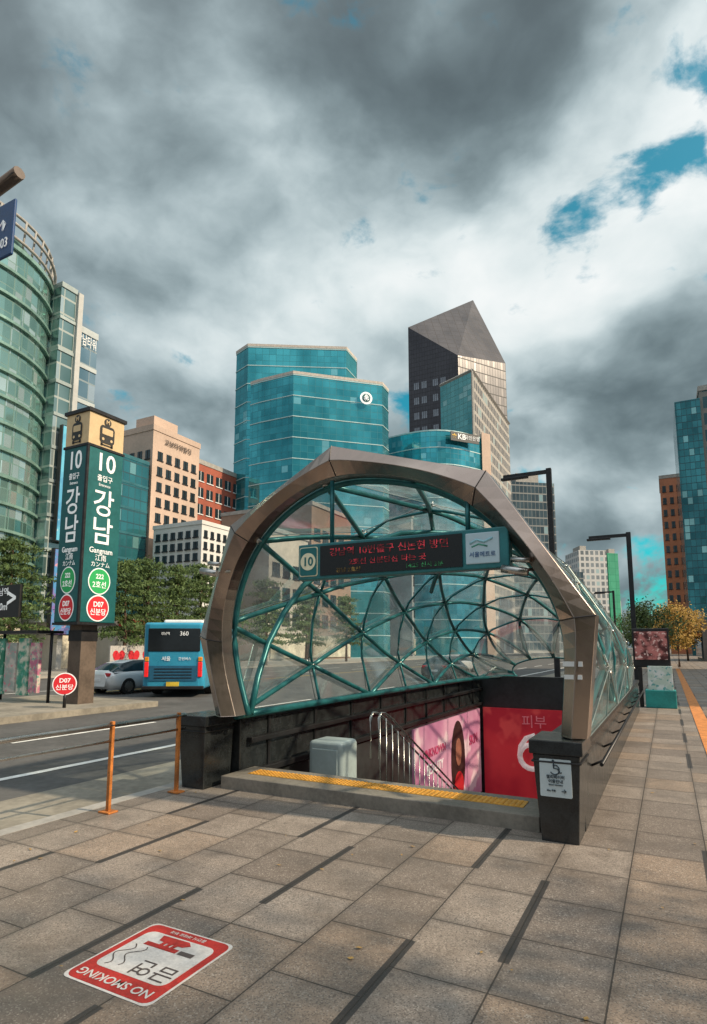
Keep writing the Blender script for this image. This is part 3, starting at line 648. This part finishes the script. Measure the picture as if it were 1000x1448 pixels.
# ---------------- buildings
def offs(poly,e):
    n=len(poly); cx_=sum(p[0] for p in poly)/n; cy_=sum(p[1] for p in poly)/n; out=[]
    for p in poly:
        v=Vector((p[0]-cx_,p[1]-cy_)); out.append((cx_+v.x*(1+e/v.length),cy_+v.y*(1+e/v.length)))
    return out
def banded(Bt,poly,z0,z1,fh,gl_,bd,bh=.5,over=.12,roof=None):
    n=int(round((z1-z0)/fh)); fh=(z1-z0)/n
    for k in range(n):
        z=z0+k*fh
        mb=MB(); mb.prism(poly,z+bh,z+fh,gl_); mb.obj('window_band',Bt)
        mb=MB(); mb.prism(offs(poly,over),z,z+bh,bd); mb.obj('floor_band',Bt)
    mb=MB(); mb.prism(offs(poly,over),z1,z1+bh*1.6,bd); mb.obj('parapet',Bt)
def rect(x0,x1,y0,y1): return [(x0,y0),(x1,y0),(x1,y1),(x0,y1)]
def windows(Bt,side,x,y,z0,w,h,nx,nz,dx,dz,gm_=None,fm=None,name='window'):
    gm_=gm_ or GLD; fm=fm or DARK; b0=None
    for i in range(nx):
        for k in range(nz):
            if b0 is None:
                mb=MB()
                if side=='d':
                    mb.box(x,x+w,y-.05,y+.1,z0,z0+h,gm_); mb.box(x-.1,x+w+.1,y-.12,y+.05,z0-.15,z0-.003,fm); mb.box(x+w/2-.05,x+w/2+.05,y-.09,y+.02,z0,z0+h,fm)
                else:
                    mb.box(x-.1,x+.05,y,y+w,z0,z0+h,gm_); mb.box(x-.05,x+.12,y-.1,y+w+.1,z0-.15,z0-.003,fm); mb.box(x-.02,x+.09,y+w/2-.05,y+w/2+.05,z0,z0+h,fm)
                b0=mb.obj(name,Bt)
            else:
                o=b0.copy(); coll.objects.link(o); o.location=(i*dx if side=='d' else 0, i*dx if side=='c' else 0, k*dz)
def bld(name,lab,x,y): return thing(name,lab,'building',(x,y,0))
# B1 round green glass
cx_,cy_=cd(-36.2,47.6)
B1=bld('round_glass_building','green glass office tower with rounded front and curved balcony bands',cx_,cy_)
FG=facade('glass_green',(.09,.24,.22),(.42,.68,.62),(.12,.22,.20),.95,1.1,.06,.75,.10,.07,light=(.9,1,.98),lfrac=.28,tilt=.08)
GB=mat('green_spandrel',(.26,.42,.36),.25,.4,.3,.4)
GS=mat('roof_drum_green',(.10,.2,.16),.4,.2,.3,.4)
RB=8.9
circ=[(cx_+RB*math.cos(2*math.pi*k/64),cy_+RB*math.sin(2*math.pi*k/64)) for k in range(64)]
banded(B1,circ,4.5,34.2,2.2,FG,GB,.22,.26)
mb=MB(); mb.prism(offs(circ,-.6),0,4.5,mat('shopfront_light',(.5,.46,.36),.4,0,.5,.5,emit=.15)); mb.obj('shopfront',B1)
SY=mat('shop_yellow',(.6,.4,.05),.5); SG=mat('shop_green',(.03,.3,.12),.5); SP=mat('shop_pink',(.55,.15,.25),.5)
for k,(a,m_) in enumerate(((-60,SG),(-51,WHITE),(-42,REDP),(-33,SY),(-24,SG),(-15,SP),(-6,REDP),(3,WHITE))):
    a=math.radians(a); p=Vector((cx_+(RB-.3)*math.cos(a),cy_+(RB-.3)*math.sin(a),3.3+.3*(k%2))); Rr=Matrix.Rotation(a+math.pi/2,3,'Z')@FD
    mb=MB(); plate(mb,p,Rr,1.25,.8,m_,.15); mb.obj('shop_sign',B1)
mb=MB()
for z,r in ((35.2,RB+.1),(36.3,RB+.2),(37.4,RB-.1)):
    mb.tube([(cx_+r*math.cos(2*math.pi*k/48),cy_+r*math.sin(2*math.pi*k/48),z) for k in range(49)],.13,CONC,6)
for k in range(0,48):
    a=2*math.pi*k/48; mb.tube([(cx_+(RB-.3)*math.cos(a),cy_+(RB-.3)*math.sin(a),34.3),(cx_+(RB)*math.cos(a),cy_+(RB)*math.sin(a),37.4)],.09,CONC,5)
mb.prism(offs(circ,-1.6),34.66,36.6,GS)
mb.obj('roof_crown',B1)
B=bld('glass_slab_building','tall glass slab with pale stone fin',-53,32)
FG2=facade('glass_greygreen',(.08,.18,.18),(.32,.46,.46),(.30,.35,.34),1.2,1.6,.08,.65,.08,.12,light=(.7,.8,.8),lfrac=.15)
banded(B,rect(-62,-47,32.0,33.6),4,34.6,3.1,FG2,mat('grey_band',(.3,.36,.36),.4,.2,.2,.5),.3,.1)
mb=MB(); mb.box(-56,-46.7,33.6,34.1,0,34.8,mat('pale_stone',(.45,.46,.45),.6,0,.15,.3)); mb.obj('stone_fin',B)
FG3=facade('glass_bluegrey',(.12,.24,.30),(.38,.52,.60),(.2,.26,.29),1.1,1.7,.08,.7,.06,.1,light=(.8,.88,.92),lfrac=.2)
B=bld('reflective_glass_building','slim blue grey glass office building with rooftop lettering',-54,35)
banded(B,rect(-60,-48.2,34.4,37.0),4,32,3.5,FG3,mat('pale_band',(.42,.47,.48),.5,0,.15,.5),.4,.1)
text('강남타워',1.2,(-48.0,35.7,31.2),FC,WHITE,B,sx=.5,bold=.01)
mb=MB(); mb.box(-60,-48.2,34.2,37.0,0,3.9,mat('shopfront_light')); mb.obj('shopfront',B)
def billboard(lab,y0,y1,z0,z1,mt):
    q=thing('video_billboard',lab,'billboard',(-46.6,(y0+y1)/2,z0),'billboards on the facades')
    mb=MB(); mb.box(-46.7,-46.3,y0,y1,z0,z1,DARK); mb.obj('frame',q)
    mb=MB(); mb.box(-46.29,-46.24,y0+.08,y1-.08,z0+.1,z1-.1,mt); mb.obj('screen',q)
billboard('tall blue video billboard on an office facade',32.5,33.8,11,21.5,poster_mat('screen_blue',(.05,.24,.42),(.1,.40,.55),(.5,.65,.68),.5,.2))
billboard('colourful video billboard above the shops',32.5,34.8,2.9,10.4,poster_mat('screen_mix',(.20,.10,.30),(.06,.22,.42),(.6,.25,.3),.9,.2))
B=bld('beige_office_building','beige stone office building with grid of dark windows',-64,60)
BG=mat('beige_stone',(.50,.375,.30),.7,0,.15,.3,.1)
mb=MB(); mb.box(-66.5,-60,55.6,64.6,0,31.2,BG); mb.box(-66.5,-59.9,55.5,64.7,31.2,32,BG); mb.box(-65,-61.5,57,61.5,32,34,BG); mb.obj('wall',B)
windows(B,'c',-60.02,56.5,12.2,.95,1.2,5,8,1.62,2.15)
windows(B,'d',-65.8,55.58,12.2,.85,1.2,4,8,1.5,2.15)
text('교보타워빌딩',.95,(-59.85,60.2,30.0),FC,DARK,B,bold=.01,sx=1.0)
B=bld('dark_teal_glass_building','dark teal glass office block beside a beige tower',-62,53)
FG4=facade('glass_darkteal',(.015,.09,.11),(.06,.27,.31),(.01,.06,.08),1.0,1.6,.08,.6,.08,.1,light=(.35,.65,.65),lfrac=.05)
banded(B,rect(-66,-60,50.4,55.1),3,26,3.3,FG4,mat('teal_band',(.03,.14,.17),.4,.2,.2,.5),.3,.05)
B=bld('brick_grid_building','red brick building with white window grid',-74,82)
mb=MB(); mb.box(-84,-70,74,92,0,33.5,mat('red_brick',(.34,.09,.055),.8,0,.25,.5,.1)); mb.box(-84.2,-69.9,73.9,92.1,33.5,34.3,CONC); mb.obj('wall',B)
windows(B,'c',-69.98,75,16,1.6,1.7,7,6,2.4,2.9,None,WHITE)
B=bld('white_grid_building','white concrete building with rows of small square windows',-54,57)
mb=MB(); mb.box(-58.2,-50,54.7,60,0,17.0,mat('white_concrete',(.62,.62,.60),.7,0,.1,.3)); mb.box(-58.3,-49.9,54.6,60.1,17,17.5,mat('white_concrete')); mb.obj('wall',B)
windows(B,'d',-57.7,54.68,8.2,.75,.85,6,6,1.28,1.45); windows(B,'c',-49.98,55.1,8.2,.6,.85,4,6,1.2,1.45)
x,y=cd(-8,112)
B=bld('teal_office_tower','stepped teal glass office tower with pale floor lines and round logo',x,y)
FT=facade('glass_teal',(.018,.19,.24),(.08,.46,.54),(.012,.15,.19),1.3,1.24,.06,.65,.04,.05,light=(.3,.65,.7),lfrac=.03,tilt=.02)
TBD=mat('pale_teal_line',(.42,.58,.59),.4,.2,.1,.5)
P1=[cd(*p) for p in [(-19,104.4),(-16.8,103),(-10.7,100),(5.3,104.5),(6.6,107.5),(6.6,122),(-19,122)]]
P2=[cd(*p) for p in [(-22.8,109),(-20,106),(-1.4,107.2),(.6,112),(.6,124),(-22.8,124)]]
banded(B,P1,0,50.0,3.72,FT,TBD,.15,.10); banded(B,P2,0.05,58.4,3.72,FT,TBD,.15,.10)
for P_,z_ in ((P1,50.25),(P2,58.65)): mb=MB(); mb.prism(offs(P_,.14),z_,z_+.5,mat('roof_coping',(.52,.47,.42),.6)); mb.obj('roof_coping',B)
ang=math.atan2(cd(5.3,104.5)[1]-cd(-10.7,100)[1],cd(5.3,104.5)[0]-cd(-10.7,100)[0])
RS=Matrix.Rotation(ang,3,'Z')@FD
lp=Vector((*cd(2.3,103.1),47.0))
mb=MB(); GD=mat('logo_green_dark',(.01,.12,.12),.5); LW=mat('logo_white',(.85,.87,.87),.5,0,.03,3,emit=.4)
q8=.86
disc(mb,lp,RS,1.35*q8,LW,40,.1); disc(mb,lp+RS@Vector((0,0,.1)),RS,.92*q8,GD,32,.04)
disc(mb,lp+RS@Vector((0,-.05,.22)),RS,.24*q8,LW,16,.04,1.5)
pp=[(0,.80),(.12,.58),(.36,.64),(.24,.42),(-.24,.42),(-.36,.64),(-.12,.58)]
mb.P([lp+RS@Vector((a*q8,b*q8,.26)) for a,b in pp],LW)
for q in (-1,1):
    for w_ in (0,.17): mb.tube([lp+RS@Vector((q*(.2+w_)*q8,(-.66+w_)*q8,.24)),lp+RS@Vector((q*(.40+w_*.8)*q8,-.25*q8,.24)),lp+RS@Vector((q*(.34+w_)*q8,.12*q8,.24)),lp+RS@Vector((q*(.22+w_*.6)*q8,(.40-w_*.6)*q8,.24))],.06,LW,4)
for k in range(22):
    a=2*math.pi*k/22
    if abs(math.sin(a))>.2: 
        p=lp+RS@Vector((1.12*q8*math.cos(a),1.12*q8*math.sin(a),.11)); disc(mb,p,RS,.05,GD,6,.03)
mb.obj('round_logo',B)
B=bld('curved_bank_building','low curved teal glass bank building with dark sign panel',*cd(18,138))
arc=[]
for k in range(13):
    f=k/12; X=7.8+f*21.7; Y=131.5-5*math.sin(math.pi*f); arc.append(cd(X,Y))
polyk=arc+[cd(29.5,146),cd(7.8,146)]
banded(B,polyk,0,49.6,3.8,FT,TBD,.2,.10)
a0,a1=Vector(cd(22.5,128.3)),Vector(cd(28.8,131.0)); aa=math.atan2(a1.y-a0.y,a1.x-a0.x); RK=Matrix.Rotation(aa,3,'Z')@FD
pk=Vector((*cd(24.8,127.1),48.2))
mb=MB(); plate(mb,pk,RK,7.4,2.1,mat('bank_sign_panel',(.04,.045,.05),.5),.2); mb.obj('sign_panel',B)
text('KB',1.75,pk+RK@Vector((-.9,0,.25)),RK,WT,B,bold=.02); text('국민은행',1.1,pk+RK@Vector((1.9,0,.25)),RK,WT,B)
text('*',2.4,pk+RK@Vector((-2.8,-.5,.25)),RK,mat('kb_yellow',(.8,.5,.05),.5),B,bold=.03)
mb=MB(); mb.prism([cd(29.5,131),cd(31.8,132.5),cd(31.8,146),cd(29.5,146)],0,51,BG); mb.obj('stone_pier',B)
B=bld('slim_glass_tower','tall slim tower with teal glass side and pale gridded side',*cd(40,175))
FT2=facade('glass_paleteal',(.06,.28,.32),(.20,.52,.54),(.07,.22,.22),1.6,1.7,.08,.6,.08,.10,light=(.5,.75,.75),lfrac=.06)
FB=facade('grid_beige',(.09,.09,.095),(.18,.17,.165),(.38,.36,.33),1.9,3.4,.3,.2,.3,.3)
pn=[cd(*p) for p in [(26.2,170),(33.8,160),(55,201),(48,212)]]; zt=[80,80,80,80]
mb=MB(); mb.v=[(*p,0) for p in pn]+[(*p,z) for p,z in zip(pn,zt)]
mb.F((0,1,5,4),FT2); mb.F((1,2,6,5),FB); mb.F((2,3,7,6),FB); mb.F((3,0,4,7),FB); mb.F((4,5,6,7),CONC); mb.obj('curtain_wall',B)
mb=MB(); 
for a,b in ((0,1),(1,2),(2,3),(3,0)): mb.tube([(*pn[a],80.3),(*pn[b],80.3)],.5,CONC,4,False)
mb.tube([(*pn[1],0),(*pn[1],80)],.35,CONC,4,False); mb.obj('roof_edge',B)
B=bld('faceted_dark_tower','dark grey tower with folded pyramid roof',*cd(45,248))
FD1=facade('tower_dark',(.035,.034,.045),(.06,.058,.07),(.025,.025,.03),1.2,2.0,.3,.3,.1,.1,lfrac=0)
FR=facade('tower_roof',(.09,.082,.084),(.15,.135,.135),(.055,.05,.05),3,3,.3,.4,.06,.06,lfrac=0)
FL=facade('tower_light',(.14,.135,.14),(.22,.21,.21),(.09,.09,.09),1.5,4,.3,.3,.12,.12,lfrac=0)
A_,Bb,C_,D_=[cd(*p) for p in ((23.6,240),(43,230),(66,243),(57,263))]
zA,zB,zC,zD=139,121,124,166
mb=MB(); mb.v=[(*A_,0),(*Bb,0),(*C_,0),(*D_,0),(*A_,zA),(*Bb,zB),(*C_,zC),(*D_,zD)]
mb.F((0,1,5,4),FD1); mb.F((1,2,6,5),FL); mb.F((2,3,7,6),FL); mb.F((3,0,4,7),FD1); mb.F((4,5,7),FR); mb.F((5,6,7),FR); mb.obj('tower_shell',B)
ft=(Vector(Bb)-Vector(A_)); fa=math.atan2(ft.y,ft.x); RF=Matrix.Rotation(fa,3,'Z')@FD; ft.normalize()
WM=mat('tower_window',(.24,.26,.30),.2,.3,.2,.3); b0=None
for i in range(4):
    for k in range(11):
        u=2.4+i*4.2+(i%2)*-.8; z=52+k*6.6
        if z>116-i*1: continue
        p=Vector((A_[0]+ft.x*(u+1.1),A_[1]+ft.y*(u+1.1),z))
        if b0 is None: 
            mb=MB()
            for q in (-.8,0,.8): plate(mb,(q,0,0),Matrix.Identity(3),.6,3.0,WM,.12)
            b0=mb.obj('window',B); o=b0
        else: o=b0.copy(); coll.objects.link(o)
        o.matrix_basis=Matrix.Translation(p)@RF.to_4x4()
B=bld('distant_building','distant dark glass office block',*cd(86,285))
mb=MB(); FDk=facade('glass_dark_far',(.04,.065,.08),(.10,.15,.17),(.22,.23,.23),2,4,.2,.4,.08,.15)
mb.prism([cd(76,280),cd(99,284),cd(99,300),cd(76,300)],0,82,FDk); mb.prism([cd(80,283),cd(92,286),cd(92,298),cd(80,298)],82.01,87,CONC); mb.obj('curtain_wall',B)
def far(lab,X0,X1,Y,z,mt,nm='distant_building'):
    B=bld(nm,lab,*cd((X0+X1)/2,Y)); mb=MB(); mb.prism([cd(X0,Y),cd(X1,Y+2),cd(X1,Y+22),cd(X0,Y+22)],0,z,mt,CONC)
    mb.prism([cd(X0+2,Y+3),cd(X0+6,Y+4),cd(X0+6,Y+14),cd(X0+2,Y+14)],z+.01,z+3,CONC); mb.obj('wall',B)
FW=facade('far_white',(.14,.16,.17),(.28,.31,.33),(.55,.55,.54),3,3.6,.3,.2,.35,.35)
FNet=facade('scaffold_net',(.02,.24,.14),(.04,.34,.2),(.02,.2,.12),4,4,.7,0,.05,.05,lfrac=0)
far('distant white gridded office building',131,148,340,58,FW); far('distant building wrapped in green scaffold net',150,157,345,57,FNet); far('distant low pale grey building',157.5,164,360,30,FW); far('distant grey glass office building',112,130,330,44,FDk)
rowm=[mat('row_stone',(.36,.34,.30),.7,0,.2,.2),mat('row_brown',(.26,.18,.135),.7,0,.2,.2),mat('row_grey',(.28,.3,.31),.6,0,.2,.2)]
for k,(y0,y1,z) in enumerate(((66,76,18),(77,90,24),(118,130,30),(132,150,22),(152,175,34),(178,200,26))):
    B=bld('roadside_building',('stone','brown','grey')[k%3]+' mid-rise shop and office building on the far side',-52,(y0+y1)/2)
    mb=MB(); mb.box(-66,-48,y0,y1,0,z,rowm[k%3]); mb.box(-66.2,-47.8,y0-.1,y1+.1,z,z+.6,CONC); mb.obj('wall',B)
    nx=int((y1-y0-1)/2.6); nz=int((z-5)/3.4)
    windows(B,'c',-47.98,y0+.8,5,1.8,1.9,min(nx,8),nz,2.6,3.4)
    mb=MB(); mb.box(-48.0,-47.8,y0+.5,y1-.5,.3,3.6,mat('shopfront_light')); mb.obj('shopfront',B)
B=bld('shop_row_building','low shop building with bright red and white signs',-45,42)
mb=MB(); mb.box(-49,-43.5,37,54,0,4.6,rowm[0]); mb.obj('wall',B)
for k,mt in enumerate((REDP,WHITE,REDP,SY,REDP)):
    mb=MB(); mb.box(-43.5,-43.3,37.3+k*3.3,40.1+k*3.3,3.2,4.4,mt); mb.obj('shop_sign',B)
    mb=MB(); mb.box(-43.5,-43.4,37.3+k*3.3,40.1+k*3.3,.3,3.0,mat('shopfront_light')); mb.obj('shop_window',B)
HB=thing('heart_hoarding','low white hoarding with small red hearts across the road','hoarding',(-37.2,34,0))
mb=MB(); mb.box(-37.3,-37.15,31.2,38.5,.1,2.0,mat('hoarding_offwhite',(.42,.40,.38),.6,0,.3,1)); mb.obj('panel',HB)
for k in range(5):
    pts=[]
    for q in range(24):
        a=2*math.pi*q/24; hx=16*math.sin(a)**3; hy=13*math.cos(a)-5*math.cos(2*a)-2*math.cos(3*a)-math.cos(4*a); pts.append((-37.13,32.0+k*1.45+hx*.036,1.15+hy*.042))
    mb=MB(); mb.P(pts,REDP); mb.obj('heart',HB)
B=bld('corner_glass_tower','dark office tower with glass strip and pale gridded facade',20,160)
FRt=facade('right_grid',(.03,.07,.085),(.08,.17,.2),(.2,.195,.18),2.6,3.9,.2,.4,.22,.3,light=(.4,.55,.6),lfrac=.08)
mb=MB(); mb.box(4.7,9.8,150,175,0,58,FG4); mb.obj('glass_wing',B)
mb=MB(); mb.box(9.8,34,151,176,4,60,FRt); mb.box(9.6,34.2,150.8,176.2,60,61.2,CONC); mb.obj('wall',B)
mb=MB(); mb.box(9.8,34,151.5,176,0,4,GLD); mb.obj('ground_floor',B)
B=bld('orange_brick_building','orange brick mid-rise building',4,190)
mb=MB(); mb.box(.8,9,188,206,0,50,mat('orange_brick',(.45,.18,.10),.8,0,.2,.3)); mb.box(.6,9,187.9,206,50,51,CONC); mb.obj('wall',B); windows(B,'d',1.3,187.98,4,.9,1.8,4,13,1.8,3.5)
B=bld('low_shop_building','low dark shop building beside the pavement',7,100)
mb=MB(); mb.box(4.2,14,92,112,0,5.5,mat('dark_shop',(.12,.11,.10),.6,0,.3,.4)); mb.obj('wall',B)
mb=MB(); mb.box(4.0,4.2,93,111,.4,3.2,GLD); mb.obj('shop_window',B); mb=MB(); mb.box(3.4,4.2,93,111,3.4,3.7,ORANGE); mb.obj('awning',B)
for y0,y1,z in ((26,62,18),(-40,3.2,17)):  # unseen blocks added for shade; the gap lets sun reach the entrance
    B=bld('unseen_shade_building','unseen stone office block added to shade the pavement',20,(y0+y1)/2)
    mb=MB(); mb.box(13.5,30,y0,y1,0,z,rowm[0]); mb.box(13.3,30,y0,y1,z,z+.6,CONC); mb.obj('wall',B)
# ---------------- left edge things
ST=thing('street_direction_sign','blue road direction sign on a grey mast arm','road sign',(-10.2,3.0,0))
mb=MB(); mb.box(-8.2,-7.5,4.34,4.38,7.15,7.98,mat('road_sign_blue',(.01,.06,.19),.4)); mb.obj('panel',ST,bevel=.02)
text('403',.2,(-7.70,4.33,7.35),FD,WT,ST,sx=.8); text('↑',.22,(-7.72,4.33,7.62),FD,WT,ST)
mb=MB(); mb.tube([(-10.2,4.4,-.1),(-10.1,4.4,7.6),(-9.6,4.4,8.2),(-7.55,4.4,8.42)],.085,mat('mast_brown',(.10,.08,.07),.5,.3),10); mb.obj('mast_arm',ST)
DS=thing('distance_sign','black station distance sign with white arrow','sign',(-20,12.3,0))
mb=MB(); mb.box(-20.9,-19.1,12.25,12.35,2.9,4.0,BLACK); mb.obj('panel',DS)
mb=MB(); mb.tube([(-20.8,12.3,0),(-20.8,12.3,2.9)],.06,DARK,8); mb.obj('post',DS)
text('50m',.35,(-20.0,12.23,3.25),FD,WT,DS); text('>',.9,(-19.5,12.23,3.5),FD,WT,DS,bold=.02); text('강남역',.3,(-20.1,12.23,3.75),FD,WT,DS)
BS=thing('bus_stop_panel','bus stop shelter with several small advertising panels on the island','bus stop',(-19.8,12.5,0))
cols=[((.02,.16,.10),(.10,.32,.24),(.5,.53,.45)),((.45,.42,.38),(.25,.3,.28),(.5,.15,.2)),((.03,.22,.15),(.5,.5,.42),(.10,.3,.25)),((.4,.12,.2),(.5,.42,.36),(.1,.3,.25))]
for k,(xa,xb) in enumerate(((-20.9,-20.3),(-20.2,-19.6),(-19.5,-18.95),(-18.85,-18.4))):
    mb=MB(); mb.box(xa,xb,12.6,12.72,.3+.1*(k%2),2.2-.15*(k%2),poster_mat('stop_poster_%s'%('abcd'[k]),*cols[k],2.4+k*.5,.08)); mb.obj('advert_panel',BS,bevel=.01)
mb=MB(); mb.box(-21,-18.3,12.4,13.4,2.35,2.45,DARK); mb.obj('roof',BS)
for xx in (-18.35,-20.95): mb=MB(); mb.tube([(xx,13,0),(xx,13,2.36)],.05,DARK,6); mb.obj('post',BS)
lf=mat('fallen_leaf',(.4,.25,.08),.8,0,.4,8)
mb=MB(); rn=random.Random(5)
for _ in range(90):
    c=rn.uniform(-5.6,0.5); d=rn.uniform(2.2,12); 
    if H0-.5<c<H1+.5 and d>6.2: continue
    a=rn.uniform(0,6.28); s=rn.uniform(.012,.028); u=Vector((math.cos(a),math.sin(a),.15))*s; v=Vector((-math.sin(a),math.cos(a),.1))*s*.6
    p=Vector((c,d,.012)); mb.P([p-u,p-v,p+u,p+v],lf)
mb.obj('fallen_leaves',kind='stuff')['label']='small dry leaves scattered on the paving'
# ---------------- world
W=bpy.data.worlds.new('World'); scene.world=W; W.use_nodes=True; t=W.node_tree
bg=t.nodes['Background']
D=V(t,'NORMALIZE',nd(t,'ShaderNodeTexCoord').outputs['Generated'])
SUN_EL=36; 
sd=Vector((.80,.12,0)).normalized(); 
sky=nd(t,'ShaderNodeTexSky'); sky.sky_type='NISHITA'; sky.sun_disc=False; sky.sun_elevation=math.radians(SUN_EL); sky.sun_rotation=math.atan2(sd.x,sd.y)
yaw=math.radians(27.8)
def dv(az,el):
    a=math.radians(az)-yaw; e=math.radians(el); return (math.sin(a)*math.cos(e),math.cos(a)*math.cos(e),math.sin(e))
sp=nd(t,'ShaderNodeSeparateXYZ',ins=[D])
pl=nd(t,'ShaderNodeCombineXYZ',ins=[sp.outputs[0],sp.outputs[1],M(t,'MULTIPLY',sp.outputs[2],1.5)]).outputs[0]
warp=nd(t,'ShaderNodeTexNoise'); t.links.new(pl,warp.inputs['Vector']); warp.inputs['Scale'].default_value=3.2; warp.inputs['Detail'].default_value=3
wc=V(t,'SUBTRACT',warp.outputs['Color'],(.5,.5,.5))
wv=nd(t,'ShaderNodeVectorMath',{'operation':'SCALE'},[wc]); wv.inputs['Scale'].default_value=.14
pw=V(t,'ADD',pl,wv.outputs[0])
n1=noi(t,pw,3.0,6,.48); n2=noi(t,pw,8,7,.55)
n3=noi(t,V(t,'ADD',pw,(4.1,2.2,7.3)),5,5,.5)
bil=M(t,'ABSOLUTE',M(t,'SUBTRACT',M(t,'MULTIPLY',n3,2),1))
wv2=nd(t,'ShaderNodeVectorMath',{'operation':'SCALE'},[wc]); wv2.inputs['Scale'].default_value=.26
DW=V(t,'NORMALIZE',V(t,'ADD',D,wv2.outputs[0]))
def gsum(lst,DV=DW):
    acc=None
    for az,el,sg,w in lst:
        s2=math.radians(sg)**2
        e=M(t,'MULTIPLY',M(t,'EXPONENT',M(t,'MULTIPLY',M(t,'SUBTRACT',V(t,'DOT_PRODUCT',DV,dv(az,el)),1),2/s2)),w)
        acc=e if acc is None else M(t,'ADD',acc,e)
    return acc
val=M(t,'ADD',M(t,'ADD',M(t,'MULTIPLY',n1,.92),M(t,'MULTIPLY',n2,.30)),M(t,'ADD',M(t,'MULTIPLY',bil,.22),-.145))
val=M(t,'ADD',val,gsum([(30,38,9,.34),(17,31,8,.30),(-8,42,6,.18),(-17,27,9,.14),(6,33,7,.12),(25,14,8,.14),(34,46,7,.16),(22,28,5,.12),(-2,25,9,.10),(-26,47,4,.06),(12,38,6,.08),
  (-4,53,9,-.14),(-22,50,10,-.08),(18,49,6,-.13),(-29,40,8,-.10),(-18,36,5,-.06),(22.5,22.5,5,-.22),(5,45,5,-.06),(30,18.5,5,-.17)]))
r=nd(t,'ShaderNodeValToRGB'); t.links.new(val,r.inputs[0]); cr=r.color_ramp; cr.interpolation='B_SPLINE'
cr.elements[0].position=.20; cr.elements[0].color=(.060,.090,.104,1); cr.elements[1].position=1.0; cr.elements[1].color=(1,1,.99,1)
for p,c in ((.38,(.125,.175,.195)),(.50,(.235,.31,.335)),(.62,(.42,.52,.55)),(.78,(.74,.83,.84))):
    e=cr.elements.new(p); e.color=(*c,1)
blue=gsum([(27,39,2.4,.74),(21,35.5,2.0,.78),(23.8,37,1.5,.5),(33.5,43,2.2,.76),(30.5,38.6,2.0,.58),(5.4,22,2.0,.8),(27,5,5,.62),(25,34.5,1.3,.5),(31,9,3,.4)])
n4=noi(t,pw,14,6,.6)
bm=M(t,'MULTIPLY',smooth(t,M(t,'ADD',blue,M(t,'ADD',M(t,'MULTIPLY',M(t,'SUBTRACT',n2,.5),1.9),M(t,'MULTIPLY',M(t,'SUBTRACT',n4,.5),1.9))),.32,.88),.96)
skyc=mixc(t,1,sky.outputs[0],(.06,1.45,1.3),'MULTIPLY')
cl=mixc(t,1,r.outputs[0],(10,10,10),'MULTIPLY')
fin=mixc(t,bm,cl,skyc)
# glow added near the sun and behind the viewer to raise ambient light
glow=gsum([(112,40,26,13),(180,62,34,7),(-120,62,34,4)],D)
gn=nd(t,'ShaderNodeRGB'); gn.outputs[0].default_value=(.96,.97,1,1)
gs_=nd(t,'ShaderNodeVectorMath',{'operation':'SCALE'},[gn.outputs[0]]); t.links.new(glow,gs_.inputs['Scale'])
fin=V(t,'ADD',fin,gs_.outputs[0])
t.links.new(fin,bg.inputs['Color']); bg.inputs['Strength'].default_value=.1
L=bpy.data.lights.new('sun','SUN'); L.energy=5.0; L.angle=math.radians(1.4); L.color=(1,.81,.57)
lo=bpy.data.objects.new('sun',L); coll.objects.link(lo)
sv=Vector((sd.x*math.cos(math.radians(SUN_EL)),sd.y*math.cos(math.radians(SUN_EL)),math.sin(math.radians(SUN_EL))))
lo.rotation_euler=sv.to_track_quat('Z','Y').to_euler()
cam=bpy.data.cameras.new('camera'); co=bpy.data.objects.new('camera',cam); coll.objects.link(co); scene.camera=co
cam.sensor_fit='VERTICAL'; cam.sensor_height=36; cam.lens=836/1448*36; cam.shift_y=.0569; cam.clip_end=6000; cam.clip_start=.05
co.location=(0,0,1.9); co.rotation_euler=(math.radians(97.4),0,yaw)
scene.view_settings.view_transform='Standard'; scene.view_settings.look='None'; scene.view_settings.exposure=0
